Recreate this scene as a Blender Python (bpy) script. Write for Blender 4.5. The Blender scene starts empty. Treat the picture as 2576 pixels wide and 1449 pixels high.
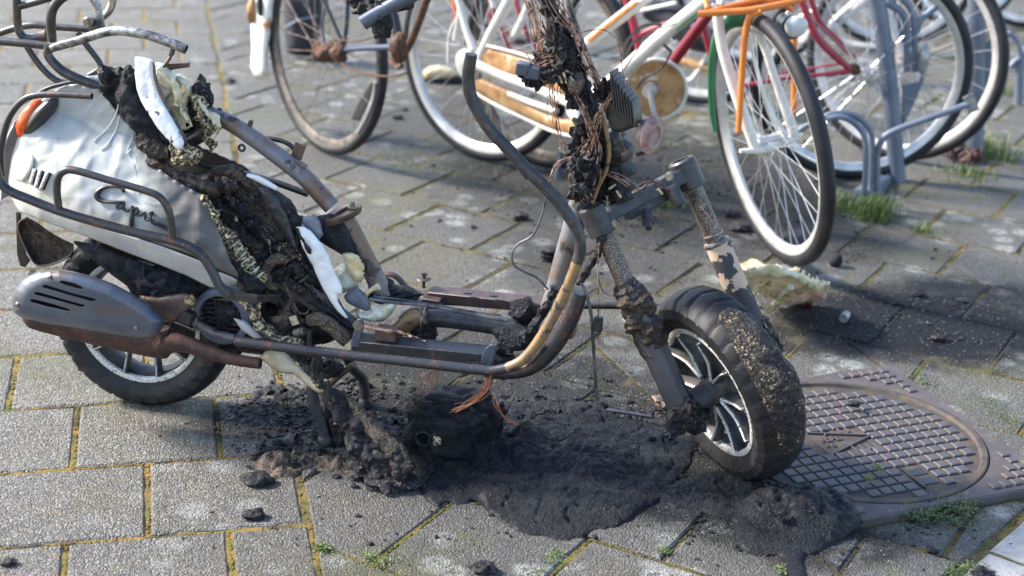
import bpy, math, random
import numpy as np
from mathutils import Vector, Matrix, noise

# ------------------------------------------------------------------ camera, sky, sun, exposure
scn = bpy.context.scene
FP = 3887.4; TH = 0.37103041; RO = 0.03749423; CH = 1.5315828
cR, sR = math.cos(RO), math.sin(RO)
_X = np.array([1., 0, 0]); _D = np.array([0, -math.sin(TH), -math.cos(TH)])
AF = np.array([0, math.cos(TH), -math.sin(TH)])
AR = cR * _X - sR * _D
AD = sR * _X + cR * _D
CO = np.array([0, 0, CH])
cam = bpy.data.cameras.new('camera'); cam.sensor_width = 36; cam.lens = FP / 2576 * 36
cam.clip_start = .05; cam.clip_end = 200
cam.dof.use_dof = True; cam.dof.focus_distance = 3.22; cam.dof.aperture_fstop = 3.0
co = bpy.data.objects.new('camera', cam); scn.collection.objects.link(co)
co.matrix_world = Matrix(((AR[0], -AD[0], -AF[0], 0), (AR[1], -AD[1], -AF[1], 0), (AR[2], -AD[2], -AF[2], CH), (0, 0, 0, 1)))
scn.camera = co
SUN_EL, SUN_AZ = math.radians(36), math.radians(166)      # azimuth counter-clockwise from +X: left, a little behind
w = bpy.data.worlds.new("World"); scn.world = w; w.use_nodes = True
nt = w.node_tree; nt.nodes.clear()
sky = nt.nodes.new('ShaderNodeTexSky'); sky.sky_type = 'NISHITA'; sky.sun_disc = False
sky.sun_elevation = SUN_EL; sky.sun_rotation = math.pi / 2 - SUN_AZ
bg = nt.nodes.new('ShaderNodeBackground'); bg.inputs[1].default_value = .15
wo = nt.nodes.new('ShaderNodeOutputWorld'); nt.links.new(sky.outputs[0], bg.inputs[0]); nt.links.new(bg.outputs[0], wo.inputs[0])
sl = bpy.data.lights.new('sun', 'SUN'); sl.energy = 3.7; sl.angle = math.radians(9); sl.color = (1, .925, .82)
so = bpy.data.objects.new('sun', sl); scn.collection.objects.link(so)
sd = Vector((math.cos(SUN_AZ) * math.cos(SUN_EL), math.sin(SUN_AZ) * math.cos(SUN_EL), math.sin(SUN_EL)))
so.rotation_euler = sd.to_track_quat('Z', 'Y').to_euler()
scn.view_settings.view_transform = 'Standard'; scn.view_settings.look = 'None'
scn.view_settings.exposure = 1.4; scn.view_settings.gamma = 1; scn.view_settings.use_curve_mapping = False

rnd = random.Random(5)
# ------------------------------------------------------------------ survey: where sight lines through the photo meet real planes
def ray(x, y): return (x - 1288) / FP * AR + (y - 724.5) / FP * AD + AF
def gnd(x, y, z=0.):
    d = ray(x, y); return CO + d * (z - CH) / d[2]
class Plane:
    def __init__(s, O, n): s.O = np.array(O, float); s.n = np.array(n, float) / np.linalg.norm(n)
    def __call__(s, x, y, o=0.):
        d = ray(x, y); t = ((s.O - CO) @ s.n + o) / (d @ s.n); return CO + t * d
def proj(p):
    p = np.asarray(p) - CO; d = p @ AF
    return np.array([1288 + FP * (p @ AR) / d, 724.5 + FP * (p @ AD) / d])
S = Plane((-.355, 3.056, 0), (-.199, -.98, 0))     # the scooter's middle plane, offset o is towards the camera side
SA = np.array([.98, -.199, 0]); SN = S.n
UP = np.array([0, 0, 1.])
def U(v): v = np.array(v, float); return v / np.linalg.norm(v)

# ------------------------------------------------------------------ mesh helpers
class MB:
    def __init__(s): s.v = []; s.f = []
    def add(s, vs, fs):
        b = len(s.v); s.v += [tuple(map(float, q)) for q in vs]; s.f += [tuple(b + i for i in q) for q in fs]; return s
    def mesh(s, name, mat, smooth=True, ang=42):
        me = bpy.data.meshes.new(name); me.from_pydata(s.v, [], s.f); me.update()
        if smooth:
            me.polygons.foreach_set('use_smooth', [True] * len(me.polygons)); me.set_sharp_from_angle(angle=math.radians(ang))
        if mat is not None: me.materials.append(mat)
        return me
    def build(s, name, mat, parent=None, smooth=True, ang=42, label=None, thick=0):
        o = bpy.data.objects.new(name, s.mesh(name, mat, smooth, ang)); link(o, parent)
        if label: o['label'] = label
        if thick:
            m = o.modifiers.new('solid', 'SOLIDIFY'); m.thickness = thick; m.offset = 0
        return o
def link(o, parent=None):
    scn.collection.objects.link(o)
    if parent is not None:
        o.parent = parent
        if parent.parent is None: o.matrix_parent_inverse = Matrix.Translation(-parent.location)
def thing(name, label, cat, loc, group=None):
    o = bpy.data.objects.new(name, None); o.empty_display_size = .05; o.location = tuple(map(float, loc)); scn.collection.objects.link(o)
    return tag(o, label, cat, group)
def tag(o, label=None, cat=None, group=None, kind=None):
    if label: o['label'] = label
    if cat: o['category'] = cat
    if group: o['group'] = group
    if kind: o['kind'] = kind
    return o
def crom(P, R, per=6):
    P = [np.array(p, float) for p in P]; n = len(P); R = list(R) if hasattr(R, '__len__') else [R] * n
    if n == 2:
        return [P[0] + (P[1] - P[0]) * t for t in np.linspace(0, 1, 4)], list(np.linspace(R[0], R[1], 4))
    out = []; ro = []
    for i in range(n - 1):
        p0 = P[i - 1] if i else 2 * P[0] - P[1]; p3 = P[i + 2] if i + 2 < n else 2 * P[-1] - P[-2]
        for k in range(per):
            t = k / per
            out.append(.5 * ((2 * P[i]) + (P[i + 1] - p0) * t + (2 * p0 - 5 * P[i] + 4 * P[i + 1] - p3) * t * t + (3 * P[i] - p0 - 3 * P[i + 1] + p3) * t ** 3))
            ro.append(R[i] + (R[i + 1] - R[i]) * t)
    out.append(P[-1]); ro.append(R[-1]); return out, ro
def fbm(p, s, oct=3):
    return noise.fractal(Vector((p[0] * s, p[1] * s, p[2] * s)), .9, 2.1, oct)
def tube(mb, P, R, seg=10, caps=True, smooth=True, amp=0, ns=60, per=6, hollow=False, flat=1., updir=None, oct=3):
    if smooth: P, R = crom(P, R, per)
    else:
        P = [np.array(p, float) for p in P]; R = list(R) if hasattr(R, '__len__') else [R] * len(P)
    n = len(P); T = []
    for i in range(n):
        a = P[min(i + 1, n - 1)] - P[max(i - 1, 0)]; l = np.linalg.norm(a); T.append(a / l if l > 1e-9 else np.array([0, 0, 1.]))
    ref = np.array(updir if updir is not None else ([0, 0, 1.] if abs(T[0][2]) < .9 else [1., 0, 0]))
    A = np.cross(T[0], ref); A /= np.linalg.norm(A); vs = []; fs = []
    for i in range(n):
        A = A - T[i] * (A @ T[i]); A /= np.linalg.norm(A); B = np.cross(T[i], A)
        for k in range(seg):
            t = 2 * math.pi * k / seg; d = math.cos(t) * A + math.sin(t) * flat * B; q = P[i] + d * R[i]
            if amp: q = q + d * amp * fbm(q, ns, oct)
            vs.append(q)
    for i in range(n - 1):
        for k in range(seg):
            k2 = (k + 1) % seg; fs.append((i * seg + k, i * seg + k2, (i + 1) * seg + k2, (i + 1) * seg + k))
    if caps:
        fs.append(tuple(range(seg))[::-1])
        if hollow:      # an open tube end: a short dark bore
            b = len(vs); c = P[-1]
            for dd, f in ((0, .72), (-R[-1] * 2.5, .7)):
                for k in range(seg): vs.append(c + (vs[(n - 1) * seg + k] - c) * f + T[-1] * dd)
            for r0, r1 in (((n - 1) * seg, b), (b, b + seg)):
                for k in range(seg):
                    k2 = (k + 1) % seg; fs.append((r0 + k, r0 + k2, r1 + k2, r1 + k))
            fs.append(tuple(range(b + seg, b + 2 * seg)))
        else: fs.append(tuple(range((n - 1) * seg, n * seg)))
    mb.add(vs, fs); return mb
def PT(pts, pl=None, o=0.):
    pl = pl or S
    return [pl(p[0], p[1], p[2] if len(p) > 2 else o) for p in pts]
PX = 1 / 1140.       # metres per survey pixel at the scooter
def box(mb, c, ax, h, bev=.1):
    """box with chamfered edges: c centre, ax three unit axes, h half sizes"""
    c = np.array(c, float); ax = [U(a) for a in ax]; b = min(h) * bev
    vs = []; idx = {}
    for sx in (-1, 1):
        for sy in (-1, 1):
            for sz in (-1, 1):
                for q in range(3):
                    d = [h[0] - b, h[1] - b, h[2] - b]; d[q] = h[q]
                    idx[(sx, sy, sz, q)] = len(vs); vs.append(c + sx * d[0] * ax[0] + sy * d[1] * ax[1] + sz * d[2] * ax[2])
    I = lambda s, q: idx[(s[0], s[1], s[2], q)]
    fs = []
    for q in range(3):
        for sg in (-1, 1):
            o = [k for k in range(3) if k != q]; f = []
            for a, b2 in ((-1, -1), (1, -1), (1, 1), (-1, 1)):
                s = [0, 0, 0]; s[q] = sg; s[o[0]] = a; s[o[1]] = b2; f.append(I(s, q))
            fs.append(tuple(f))
    for q in range(3):
        o = [k for k in range(3) if k != q]
        for a in (-1, 1):
            for b2 in (-1, 1):
                s1 = [0, 0, 0]; s1[o[0]] = a; s1[o[1]] = b2; s2 = list(s1); s1[q] = -1; s2[q] = 1
                fs.append((I(s1, o[0]), I(s2, o[0]), I(s2, o[1]), I(s1, o[1])))
    for s in [(a, b2, c2) for a in (-1, 1) for b2 in (-1, 1) for c2 in (-1, 1)]: fs.append((I(s, 0), I(s, 1), I(s, 2)))
    return mb.add(vs, fs)
def beam(mb, p, q, wd, ht, up=UP, bev=.12):
    p = np.array(p, float); q = np.array(q, float); a = U(q - p); s = U(np.cross(a, up)); u = np.cross(s, a)
    return box(mb, (p + q) / 2, (a, s, u), (np.linalg.norm(q - p) / 2, wd / 2, ht / 2), bev)
def lathe(mb, c, ax, prof, seg=24, start=0, end=2 * math.pi):
    """prof: list of (height along ax, radius)"""
    ax = U(ax); r = np.array([0, 0, 1.]) if abs(ax[2]) < .9 else np.array([1., 0, 0])
    A = U(np.cross(ax, r)); B = np.cross(ax, A); vs = []; fs = []
    for h, R in prof:
        for k in range(seg):
            t = 2 * math.pi * k / seg; vs.append(np.array(c) + ax * h + R * (math.cos(t) * A + math.sin(t) * B))
    for i in range(len(prof) - 1):
        for k in range(seg):
            k2 = (k + 1) % seg; fs.append((i * seg + k, i * seg + k2, (i + 1) * seg + k2, (i + 1) * seg + k))
    if prof[0][1] > 1e-5 and prof[0] != prof[-1]: fs.append(tuple(range(seg))[::-1])
    if prof[-1][1] > 1e-5 and prof[0] != prof[-1]: fs.append(tuple(range((len(prof) - 1) * seg, len(prof) * seg)))
    return mb.add(vs, fs)
def torus(mb, c, n, R, prof, seg=64, fn=None):
    """ring about axis n: prof closed list of (axial, radial offset)"""
    n = U(n); A = U(np.cross(n, [0, 0, 1.])); B = np.cross(n, A); m = len(prof); vs = []; fs = []
    for k in range(seg):
        t = 2 * math.pi * k / seg; d = math.cos(t) * A + math.sin(t) * B
        for j, (ax, ro) in enumerate(prof):
            q = np.array(c) + d * (R + ro) + n * ax
            if fn: q = fn(q, k, j, d)
            vs.append(q)
    for k in range(seg):
        k2 = (k + 1) % seg
        for j in range(m):
            j2 = (j + 1) % m; fs.append((k * m + j, k * m + j2, k2 * m + j2, k2 * m + j))
    return mb.add(vs, fs)
def circ_prof(rx, ry, m=12, y0=0): return [(rx * math.cos(2 * math.pi * i / m), y0 + ry * math.sin(2 * math.pi * i / m)) for i in range(m)]
_ico = {}
def ico(sub):
    if sub not in _ico:
        import bmesh
        bm = bmesh.new(); bmesh.ops.create_icosphere(bm, subdivisions=sub, radius=1)
        _ico[sub] = ([np.array(v.co) for v in bm.verts], [tuple(v.index for v in f.verts) for f in bm.faces]); bm.free()
    return _ico[sub]
def lump(mb, c, r, amp=.3, ns=None, sub=3, seed=0, ax=None, oct=3):
    r = np.array(r if hasattr(r, '__len__') else [r] * 3, float); V, F = ico(sub); m = r.mean(); ns = ns or 1.3
    vs = []
    for v in V:
        k = 1 + amp * fbm(v + seed * 7.3, ns, oct); q = v * r * k
        if ax is not None: q = ax[0] * q[0] + ax[1] * q[1] + ax[2] * q[2]
        vs.append(np.array(c) + q)
    return mb.add(vs, F)
def pip(P, X, Y):
    P = np.array(P); ins = np.zeros(X.shape, bool); j = len(P) - 1
    for i in range(len(P)):
        xi, yi = P[i]; xj, yj = P[j]
        c = ((yi > Y) != (yj > Y)) & (X < (xj - xi) * (Y - yi) / (yj - yi + 1e-12) + xi); ins ^= c; j = i
    return ins
def pdist(P, X, Y):
    P = np.array(P, float); D = np.full(X.shape, 1e9); QX = np.zeros(X.shape); QY = np.zeros(X.shape)
    for i in range(len(P)):
        a = P[i]; b = P[(i + 1) % len(P)]; ab = b - a; t = np.clip(((X - a[0]) * ab[0] + (Y - a[1]) * ab[1]) / (ab @ ab + 1e-12), 0, 1)
        qx = a[0] + t * ab[0]; qy = a[1] + t * ab[1]; d = np.hypot(X - qx, Y - qy); m = d < D
        D = np.where(m, d, D); QX = np.where(m, qx, QX); QY = np.where(m, qy, QY)
    return D, QX, QY
def smooth_poly(P, per=4):
    P = [np.array(p, float) for p in P]; n = len(P); out = []
    for i in range(n):
        p0, p1, p2, p3 = P[i - 1], P[i], P[(i + 1) % n], P[(i + 2) % n]
        for k in range(per):
            t = k / per; out.append(.5 * (2 * p1 + (p2 - p0) * t + (2 * p0 - 5 * p1 + 4 * p2 - p3) * t * t + (3 * p1 - p0 - 3 * p2 + p3) * t ** 3))
    return [tuple(p) for p in out]
def patch(mb, poly, step, fn, holes=(), rough=0, drop=None):
    """fill polygon with a grid whose rim follows it; fn(x, y, d) -> 3D point; rough frays the rim"""
    P = np.array(poly); x0, y0 = P.min(0) - step; x1, y1 = P.max(0) + step
    xs = np.arange(x0, x1 + step, step); ys = np.arange(y0, y1 + step, step); X, Y = np.meshgrid(xs, ys)
    ins = pip(P, X, Y); D, QX, QY = pdist(P, X, Y)
    if rough:
        Rn = np.array([[fbm((a, b, 3.1), .09) for a, b in zip(r1, r2)] for r1, r2 in zip(X, Y)]) * rough
    near = ~ins & (D < step * 1.45)
    X = np.where(near, QX, X); Y = np.where(near, QY, Y)
    D = np.where(ins, D, 0); ok = ins | near; inh = np.zeros(X.shape, bool)
    if rough: ok &= ~((D < Rn) & ins)
    for h in holes:
        i2 = pip(h, X, Y); d2, qx, qy = pdist(h, X, Y)
        edge = i2 & (d2 < step * 1.0); X = np.where(edge, qx, X); Y = np.where(edge, qy, Y); inh |= i2 & ~edge
    ok &= ~inh
    if drop is not None:
        ok &= ~np.array([[drop(a, b) for a, b in zip(r1, r2)] for r1, r2 in zip(X, Y)])
    use = np.zeros(X.shape, bool); F = []
    ny, nx = X.shape
    for j in range(ny - 1):
        for i in range(nx - 1):
            q = [(j, i), (j, i + 1), (j + 1, i + 1), (j + 1, i)]; g = [t for t in q if ok[t]]
            if len(g) >= 3 and any(ins[t] for t in g):
                F.append(g)
                for t in g: use[t] = True
    idx = -np.ones(X.shape, int); vs = []
    for j in range(ny):
        for i in range(nx):
            if use[j, i]: idx[j, i] = len(vs); vs.append(fn(X[j, i], Y[j, i], D[j, i]))
    mb.add(vs, [tuple(int(idx[t]) for t in f) for f in F]); return mb
def splate(name, poly, o, mat, parent, step=5, dome=0, edge=20, thick=.003, holes=(), amp=0, ns=25, rough=0, sm=False, pl=None, drop=None, label=None, oct=3):
    pl = pl or S
    if sm: poly = smooth_poly(poly)
    of = o if callable(o) else (lambda x, y: o)
    def fn(x, y, d):
        t = min(1, d / edge); q = of(x, y) + dome * math.sqrt(max(0, 1 - (1 - t) ** 2))
        p = pl(x, y, q)
        if amp: p = p + pl.n * amp * fbm(p, ns, oct)
        return p
    return patch(MB(), poly, step, fn, holes, rough, drop).build(name, mat, parent, thick=thick, ang=60, label=label)

# ------------------------------------------------------------------ materials
class N:
    def __init__(s, name):
        s.m = bpy.data.materials.new(name); s.m.use_nodes = True; s.t = s.m.node_tree; s.b = s.t.nodes['Principled BSDF']
        g = s.t.nodes.new('ShaderNodeNewGeometry'); s.pos = g.outputs['Position']
    def n(s, typ, **k):
        x = s.t.nodes.new(typ)
        for a, v in k.items(): setattr(x, a, v)
        return x
    def l(s, a, b): s.t.links.new(a, b)
    def noise(s, scale, det=4, rough=.6, off=0, dist=0):
        x = s.n('ShaderNodeTexNoise'); x.inputs['Scale'].default_value = scale; x.inputs['Detail'].default_value = det
        x.inputs['Roughness'].default_value = rough; x.inputs['Distortion'].default_value = dist
        if off:
            a = s.n('ShaderNodeVectorMath', operation='ADD'); a.inputs[1].default_value = (off, off * .7, off * 1.3); s.l(s.pos, a.inputs[0]); s.l(a.outputs[0], x.inputs['Vector'])
        else: s.l(s.pos, x.inputs['Vector'])
        return x.outputs['Fac']
    def vor(s, scale, feat='F1', out='Distance', rand=1):
        x = s.n('ShaderNodeTexVoronoi', feature=feat); x.inputs['Scale'].default_value = scale; x.inputs['Randomness'].default_value = rand
        s.l(s.pos, x.inputs['Vector']); return x.outputs[out]
    def rng(s, v, a, b, c=0., d=1.):
        x = s.n('ShaderNodeMapRange'); x.interpolation_type = 'SMOOTHSTEP'; s.l(v, x.inputs[0])
        for i, q in zip((1, 2, 3, 4), (a, b, c, d)): x.inputs[i].default_value = q
        return x.outputs[0]
    def math(s, op, a, b=None):
        x = s.n('ShaderNodeMath', operation=op)
        for i, q in enumerate((a, b)):
            if q is None: continue
            if isinstance(q, (int, float)): x.inputs[i].default_value = q
            else: s.l(q, x.inputs[i])
        return x.outputs[0]
    def mix(s, f, a, b):
        x = s.n('ShaderNodeMix', data_type='RGBA')
        if isinstance(f, (int, float)): x.inputs[0].default_value = f
        else: s.l(f, x.inputs[0])
        for i, q in ((6, a), (7, b)):
            if isinstance(q, tuple): x.inputs[i].default_value = (*q, 1)
            else: s.l(q, x.inputs[i])
        return x.outputs[2]
    def col(s, c):
        if isinstance(c, tuple): s.b.inputs['Base Color'].default_value = (*c, 1)
        else: s.l(c, s.b.inputs['Base Color'])
    def set(s, k, v):
        if isinstance(v, (int, float)): s.b.inputs[k].default_value = v
        else: s.l(v, s.b.inputs[k])
    def bump(s, h, st=.5, d=.003, prev=None):
        x = s.n('ShaderNodeBump'); x.inputs['Strength'].default_value = st; x.inputs['Distance'].default_value = d; s.l(h, x.inputs['Height'])
        if prev is not None: s.l(prev, x.inputs['Normal'])
        s.l(x.outputs[0], s.b.inputs['Normal']); return x.outputs[0]
def mat2(name, c1, c2, scale=20, lo=.4, hi=.6, rough=.6, metal=0, bump=.4, bs=120, bd=.002, c3=None, s3=90, l3=.62, h3=.68, rough2=None, off=0, det=6):
    m = N(name); f = m.rng(m.noise(scale, det, .65, off=off), lo, hi); c = m.mix(f, c1, c2)
    if c3: c = m.mix(m.rng(m.noise(s3, 4, .7, off=3.3 + off), l3, h3), c, c3)
    m.col(c); m.set('Roughness', rough if rough2 is None else m.rng(f, 0, 1, rough, rough2)); m.set('Metallic', metal)
    if 'rubber' in name: m.b.inputs['Specular IOR Level'].default_value = .3
    if bump: m.bump(m.noise(bs, 5, .7), bump, bd)
    return m.m
M = {}
M['darksteel'] = mat2('dark_steel', (.035, .036, .042), (.07, .065, .065), 40, rough=.42, metal=.6, c3=(.17, .075, .04), s3=55, l3=.62, h3=.7, bs=300, bump=.25, bd=.001)
M['rustpipe'] = mat2('rusty_pipe', (.035, .036, .046), (.13, .058, .032), 38, .55, .64, rough=.5, metal=.45, c3=(.26, .13, .07), s3=160, l3=.6, h3=.7, bs=350, bump=.35, bd=.001)
M['ochrepipe'] = mat2('heat_tanned_pipe', (.3, .19, .09), (.2, .14, .1), 30, .45, .6, rough=.5, metal=.35, c3=(.05, .045, .05), s3=28, l3=.56, h3=.6, bs=300, bump=.25, bd=.001)
M['charpipe'] = mat2('charred_pipe', (.026, .027, .033), (.05, .05, .055), 60, rough=.55, metal=.3, c3=(.14, .08, .06), s3=30, l3=.6, h3=.7, bs=400, bump=.35, bd=.0012)
M['greyrust'] = mat2('grey_rust_tube', (.2, .2, .22), (.19, .12, .085), 14, .42, .62, rough=.55, metal=.4, c3=(.05, .045, .045), s3=22, l3=.55, h3=.63, bs=260, bump=.35, bd=.0012)
M['brown'] = mat2('brown_rusted_steel', (.085, .055, .05), (.13, .085, .072), 25, rough=.55, metal=.35, c3=(.06, .055, .07), s3=40, bs=260, bump=.3)
M['deeprust'] = mat2('deep_red_rust', (.045, .024, .022), (.085, .038, .03), 34, .44, .58, rough=.72, metal=.15, bs=420, bump=.7, bd=.0016, c3=(.16, .08, .05), s3=240, l3=.66, h3=.74)
M['silverburn'] = mat2('burnt_silver_tube', (.06, .052, .052), (.36, .29, .24), 380, .44, .62, rough=.5, metal=.4, bs=230, bump=.5, c3=(.04, .04, .045), s3=24, l3=.52, h3=.64)
M['beigefork'] = mat2('flaked_beige_fork', (.04, .038, .042), (.52, .38, .28), 13, .53, .545, rough=.6, metal=.1, bs=150, bump=.5)
M['greyfork'] = mat2('dull_grey_fork', (.05, .052, .06), (.075, .078, .09), 12, rough=.55, metal=.3, bs=400, bump=.15, bd=.0006)
M['chrome'] = mat2('heat_blued_chrome', (.6, .6, .65), (.25, .3, .62), 14, .45, .6, rough=.22, metal=1, bump=0)
M['rackbright'] = mat2('rack_tube_scorched', (.1, .1, .11), (.5, .49, .47), 26, .42, .62, rough=.42, metal=.65, c3=(.08, .055, .045), s3=120, l3=.55, h3=.65, bs=400, bump=.3, bd=.001)
M['bolt'] = mat2('bolt_steel', (.22, .2, .18), (.4, .35, .3), 60, rough=.4, metal=.8, bs=300, bump=.2, bd=.001)
M['heatshield'] = mat2('blue_grey_heat_shield', (.06, .08, .125), (.11, .13, .175), 7, .35, .7, rough=.42, metal=.35, c3=(.11, .085, .085), s3=7, l3=.52, h3=.72, bs=500, bump=.12, bd=.0006)
M['heatshield'].node_tree.nodes['Principled BSDF'].inputs['Coat Weight'].default_value = .15
def char(name, c1=(.008, .008, .011), c2=(.026, .026, .033), c3=None, l3=.6, h3=.66, s3=110, bump=1., bs=130, rough=.55, bd=.005, sc=90, mask=0):
    m = N(name); n1 = m.noise(bs, 8, .72, dist=.4); c = m.mix(m.rng(m.noise(sc, 6, .7), .42, .62), c1, c2)
    if c3:
        f3 = m.rng(m.noise(s3, 5, .75, off=4), l3, h3)
        if mask: f3 = m.math('MULTIPLY', f3, m.rng(m.noise(mask, 3, .6, off=17), .46, .6))
        c = m.mix(f3, c, c3)
    m.col(c); m.set('Roughness', m.rng(m.noise(40, 4, .7, off=9), .4, .6, rough - .18, rough + .2)); m.b.inputs['Specular IOR Level'].default_value = .32
    v = m.math('MULTIPLY', m.vor(bs * .8), .7); m.bump(m.math('ADD', n1, v), bump, bd); return m.m
M['char'] = char('charred_plastic', (.007, .007, .010), (.028, .027, .034), c3=(.3, .25, .17), l3=.56, h3=.64, s3=160, mask=14)
M['tar'] = char('melted_black_plastic', (.004, .005, .009), (.011, .014, .024), (.17, .16, .155), .6, .67, 300, bump=1, bs=240, rough=.52, bd=.006, mask=13)  # light grey specks in the colour: ash, and painted glints
M['ash'] = char('black_and_white_ash', c3=(.6, .62, .66), l3=.56, h3=.62, s3=180)
M['foam'] = char('burnt_black_foam', (.012, .013, .018), (.032, .034, .045), bs=240, bump=.9, rough=.75, bd=.003, sc=40)
M['rustchar'] = char('brown_crusted_char', (.022, .019, .019), (.09, .062, .045), (.36, .22, .1), .6, .68, 190, bs=190, rough=.6, bd=.003)
M['goldchar'] = char('yellow_flecked_sludge', (.011, .011, .015), (.04, .034, .034), (.56, .44, .27), .53, .6, 170, bump=1, bs=170, bd=.005, sc=120, mask=17)
M['creamchar'] = char('cream_and_black_edge', (.03, .026, .025), (.1, .075, .05), (.68, .55, .33), .5, .56, 130, bs=130, bd=.003)
M['tanchar'] = char('tan_speckled_char', (.035, .03, .03), (.13, .1, .075), (.3, .21, .11), .52, .62, 240, bs=200, bd=.003)
def body_mat():
    m = N('scorched_silver_grey_paint'); n1 = m.rng(m.noise(7, 5, .6), .38, .62)
    c = m.mix(n1, (.39, .41, .435), (.48, .49, .455))
    pz = m.n('ShaderNodeSeparateXYZ'); m.l(m.pos, pz.inputs[0])
    # smoke staining towards the burnt front edge of the panel, ragged by noise
    e = m.math('ADD', m.math('ADD', m.math('MULTIPLY', pz.outputs[0], 1.), m.math('MULTIPLY', pz.outputs[2], .35)), m.math('MULTIPLY', m.noise(10, 5, .7), .14))
    c = m.mix(m.rng(m.noise(16, 6, .7, off=2), .58, .72), c, (.36, .34, .31))
    c = m.mix(m.rng(e, -.53, -.44, 0, .9), c, (.07, .065, .06))
    c = m.mix(m.rng(m.noise(60, 3, .6, off=6), .7, .76), c, (.2, .17, .14))
    m.col(c); m.set('Roughness', m.rng(m.noise(20, 5, .7), .35, .7, .38, .6));     m.b.inputs['Coat Weight'].default_value = .05; m.b.inputs['Coat Roughness'].default_value = .3
    b1 = m.bump(m.noise(9, 3, .5, dist=.6), .18, .008); m.bump(m.noise(240, 3, .7), .12, .001, b1); return m.m
M['body'] = body_mat()
M['skirt'] = mat2('grey_skirt_paint', (.38, .39, .41), (.5, .5, .5), 9, rough=.4, metal=.12, c3=(.2, .17, .14), s3=11, l3=.6, h3=.74, bs=300, bump=.15, bd=.001)
M['white'] = mat2('blistered_white_plastic', (.78, .79, .82), (.82, .82, .8), 10, rough=.35, c3=(.05, .04, .035), s3=70, l3=.71, h3=.73, bs=60, bump=.25, bd=.004)
def burnedge_white():
    m = N('white_seat_rim_with_char'); c = m.mix(m.rng(m.noise(28, 7, .75, dist=.5), .6, .62), (.8, .81, .84), (.02, .02, .023))
    m.col(c); m.set('Roughness', .35); m.bump(m.noise(120, 5, .7), .4, .002); return m.m
M['whitechar'] = burnedge_white()
def cream_mat(name, a, b, d, l=.56, h=.62):
    m = N(name); c = m.mix(m.rng(m.noise(22, 5, .65), .4, .62), a, b); c = m.mix(m.rng(m.noise(34, 7, .7, off=5, dist=.7), l, h), c, d)
    m.col(c); m.set('Roughness', .32); m.b.inputs['Coat Weight'].default_value = .4; m.b.inputs['Subsurface Weight'].default_value = .12; m.b.inputs['Subsurface Scale'].default_value = .01
    m.bump(m.noise(70, 6, .65, dist=.8), .8, .006); return m.m
M['cream'] = cream_mat('melted_cream_plastic', (.66, .62, .46), (.5, .43, .22), (.13, .085, .03))
M['palecream'] = cream_mat('melted_pale_plastic', (.72, .73, .66), (.6, .58, .42), (.08, .07, .05), .6, .64)
M['yellowfoam'] = cream_mat('yellowed_foam', (.68, .52, .27), (.75, .65, .42), (.15, .08, .03), .62, .68)
M['beige'] = mat2('smoke_beige_panel', (.42, .37, .28), (.3, .25, .17), 9, rough=.4, c3=(.06, .05, .04), s3=14, l3=.6, h3=.72, bs=60, bump=.3, bd=.003)
M['slate'] = mat2('slate_grey_plastic', (.13, .15, .2), (.19, .21, .27), 12, rough=.4, bs=60, bump=.2)
def rubber(name, c, cr, c3, l3=.66):
    return mat2(name, c, cr, 14, rough=.55, bs=160, bump=.35, bd=.002, c3=c3, s3=8, l3=l3, h3=.85)
M['tyre'] = rubber('scooter_tyre_rubber', (.011, .011, .012), (.024, .024, .027), (.06, .058, .058)); M['biketyre'] = rubber('bicycle_tyre_rubber', (.014, .015, .018), (.024, .025, .03), (.035, .035, .035), .8)
M['rim'] = mat2('flaking_silver_wheel_paint', (.66, .64, .61), (.03, .03, .03), 210, .56, .6, rough=.45, metal=.2, bs=210, bump=.4, bd=.001)
M['rimblack'] = mat2('black_wheel_casting', (.022, .022, .025), (.075, .07, .066), 30, rough=.5, bs=200, bump=.3)
M['blackpl'] = mat2('black_plastic', (.012, .012, .013), (.025, .025, .028), 30, rough=.4, bs=300, bump=.15)
M['badge'] = mat2('badge_black', (.012, .012, .014), (.03, .03, .034), 60, rough=.35, bump=0)
M['orangelens'] = mat2('orange_lens', (.75, .13, .03), (.6, .07, .02), 20, rough=.2, bump=0)
M['lens'] = mat2('milky_lens', (.55, .54, .5), (.6, .6, .6), 20, rough=.25, bs=60, bump=.2)
M['hotcopper'] = mat2('orange_copper_wire', (.55, .2, .1), (.4, .15, .08), 90, rough=.4, metal=.4, bump=0)
M['copper'] = mat2('bare_copper_wire', (.45, .26, .19), (.06, .04, .035), 90, .46, .58, rough=.45, metal=.5, bump=0, c3=(.5, .33, .26), s3=200)
M['burntwire'] = mat2('burnt_wire', (.04, .035, .03), (.2, .13, .08), 100, rough=.6, metal=.2, bump=0)
M['brass'] = mat2('brass_terminal', (.5, .42, .27), (.1, .08, .06), 90, rough=.35, metal=.6, bump=0)
M['cable'] = mat2('ribbed_cable', (.05, .05, .055), (.14, .14, .15), 30, rough=.5, metal=.4, bs=300, bump=.2)
M['pinkrust'] = mat2('pinkish_rusted_horn', (.28, .16, .15), (.4, .28, .27), 30, rough=.7, metal=.1, c3=(.1, .07, .07), s3=70, l3=.6, h3=.7, bs=350, bump=.5)
def coat(k, wt, r):
    b = M[k].node_tree.nodes['Principled BSDF']; b.inputs['Coat Weight'].default_value = wt; b.inputs['Coat Roughness'].default_value = r
for k, wt, r in (('darksteel', .6, .22), ('rustpipe', .5, .25), ('charpipe', .35, .32), ('greyfork', .25, .35), ('heatshield', .4, .28), ('tar', .1, .4), ('char', .1, .4), ('tyre', .08, .5), ('greyrust', .25, .35), ('ochrepipe', .4, .3), ('brown', .2, .35), ('foam', .05, .5), ('blackpl', .3, .3)): coat(k, wt, r)
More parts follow.
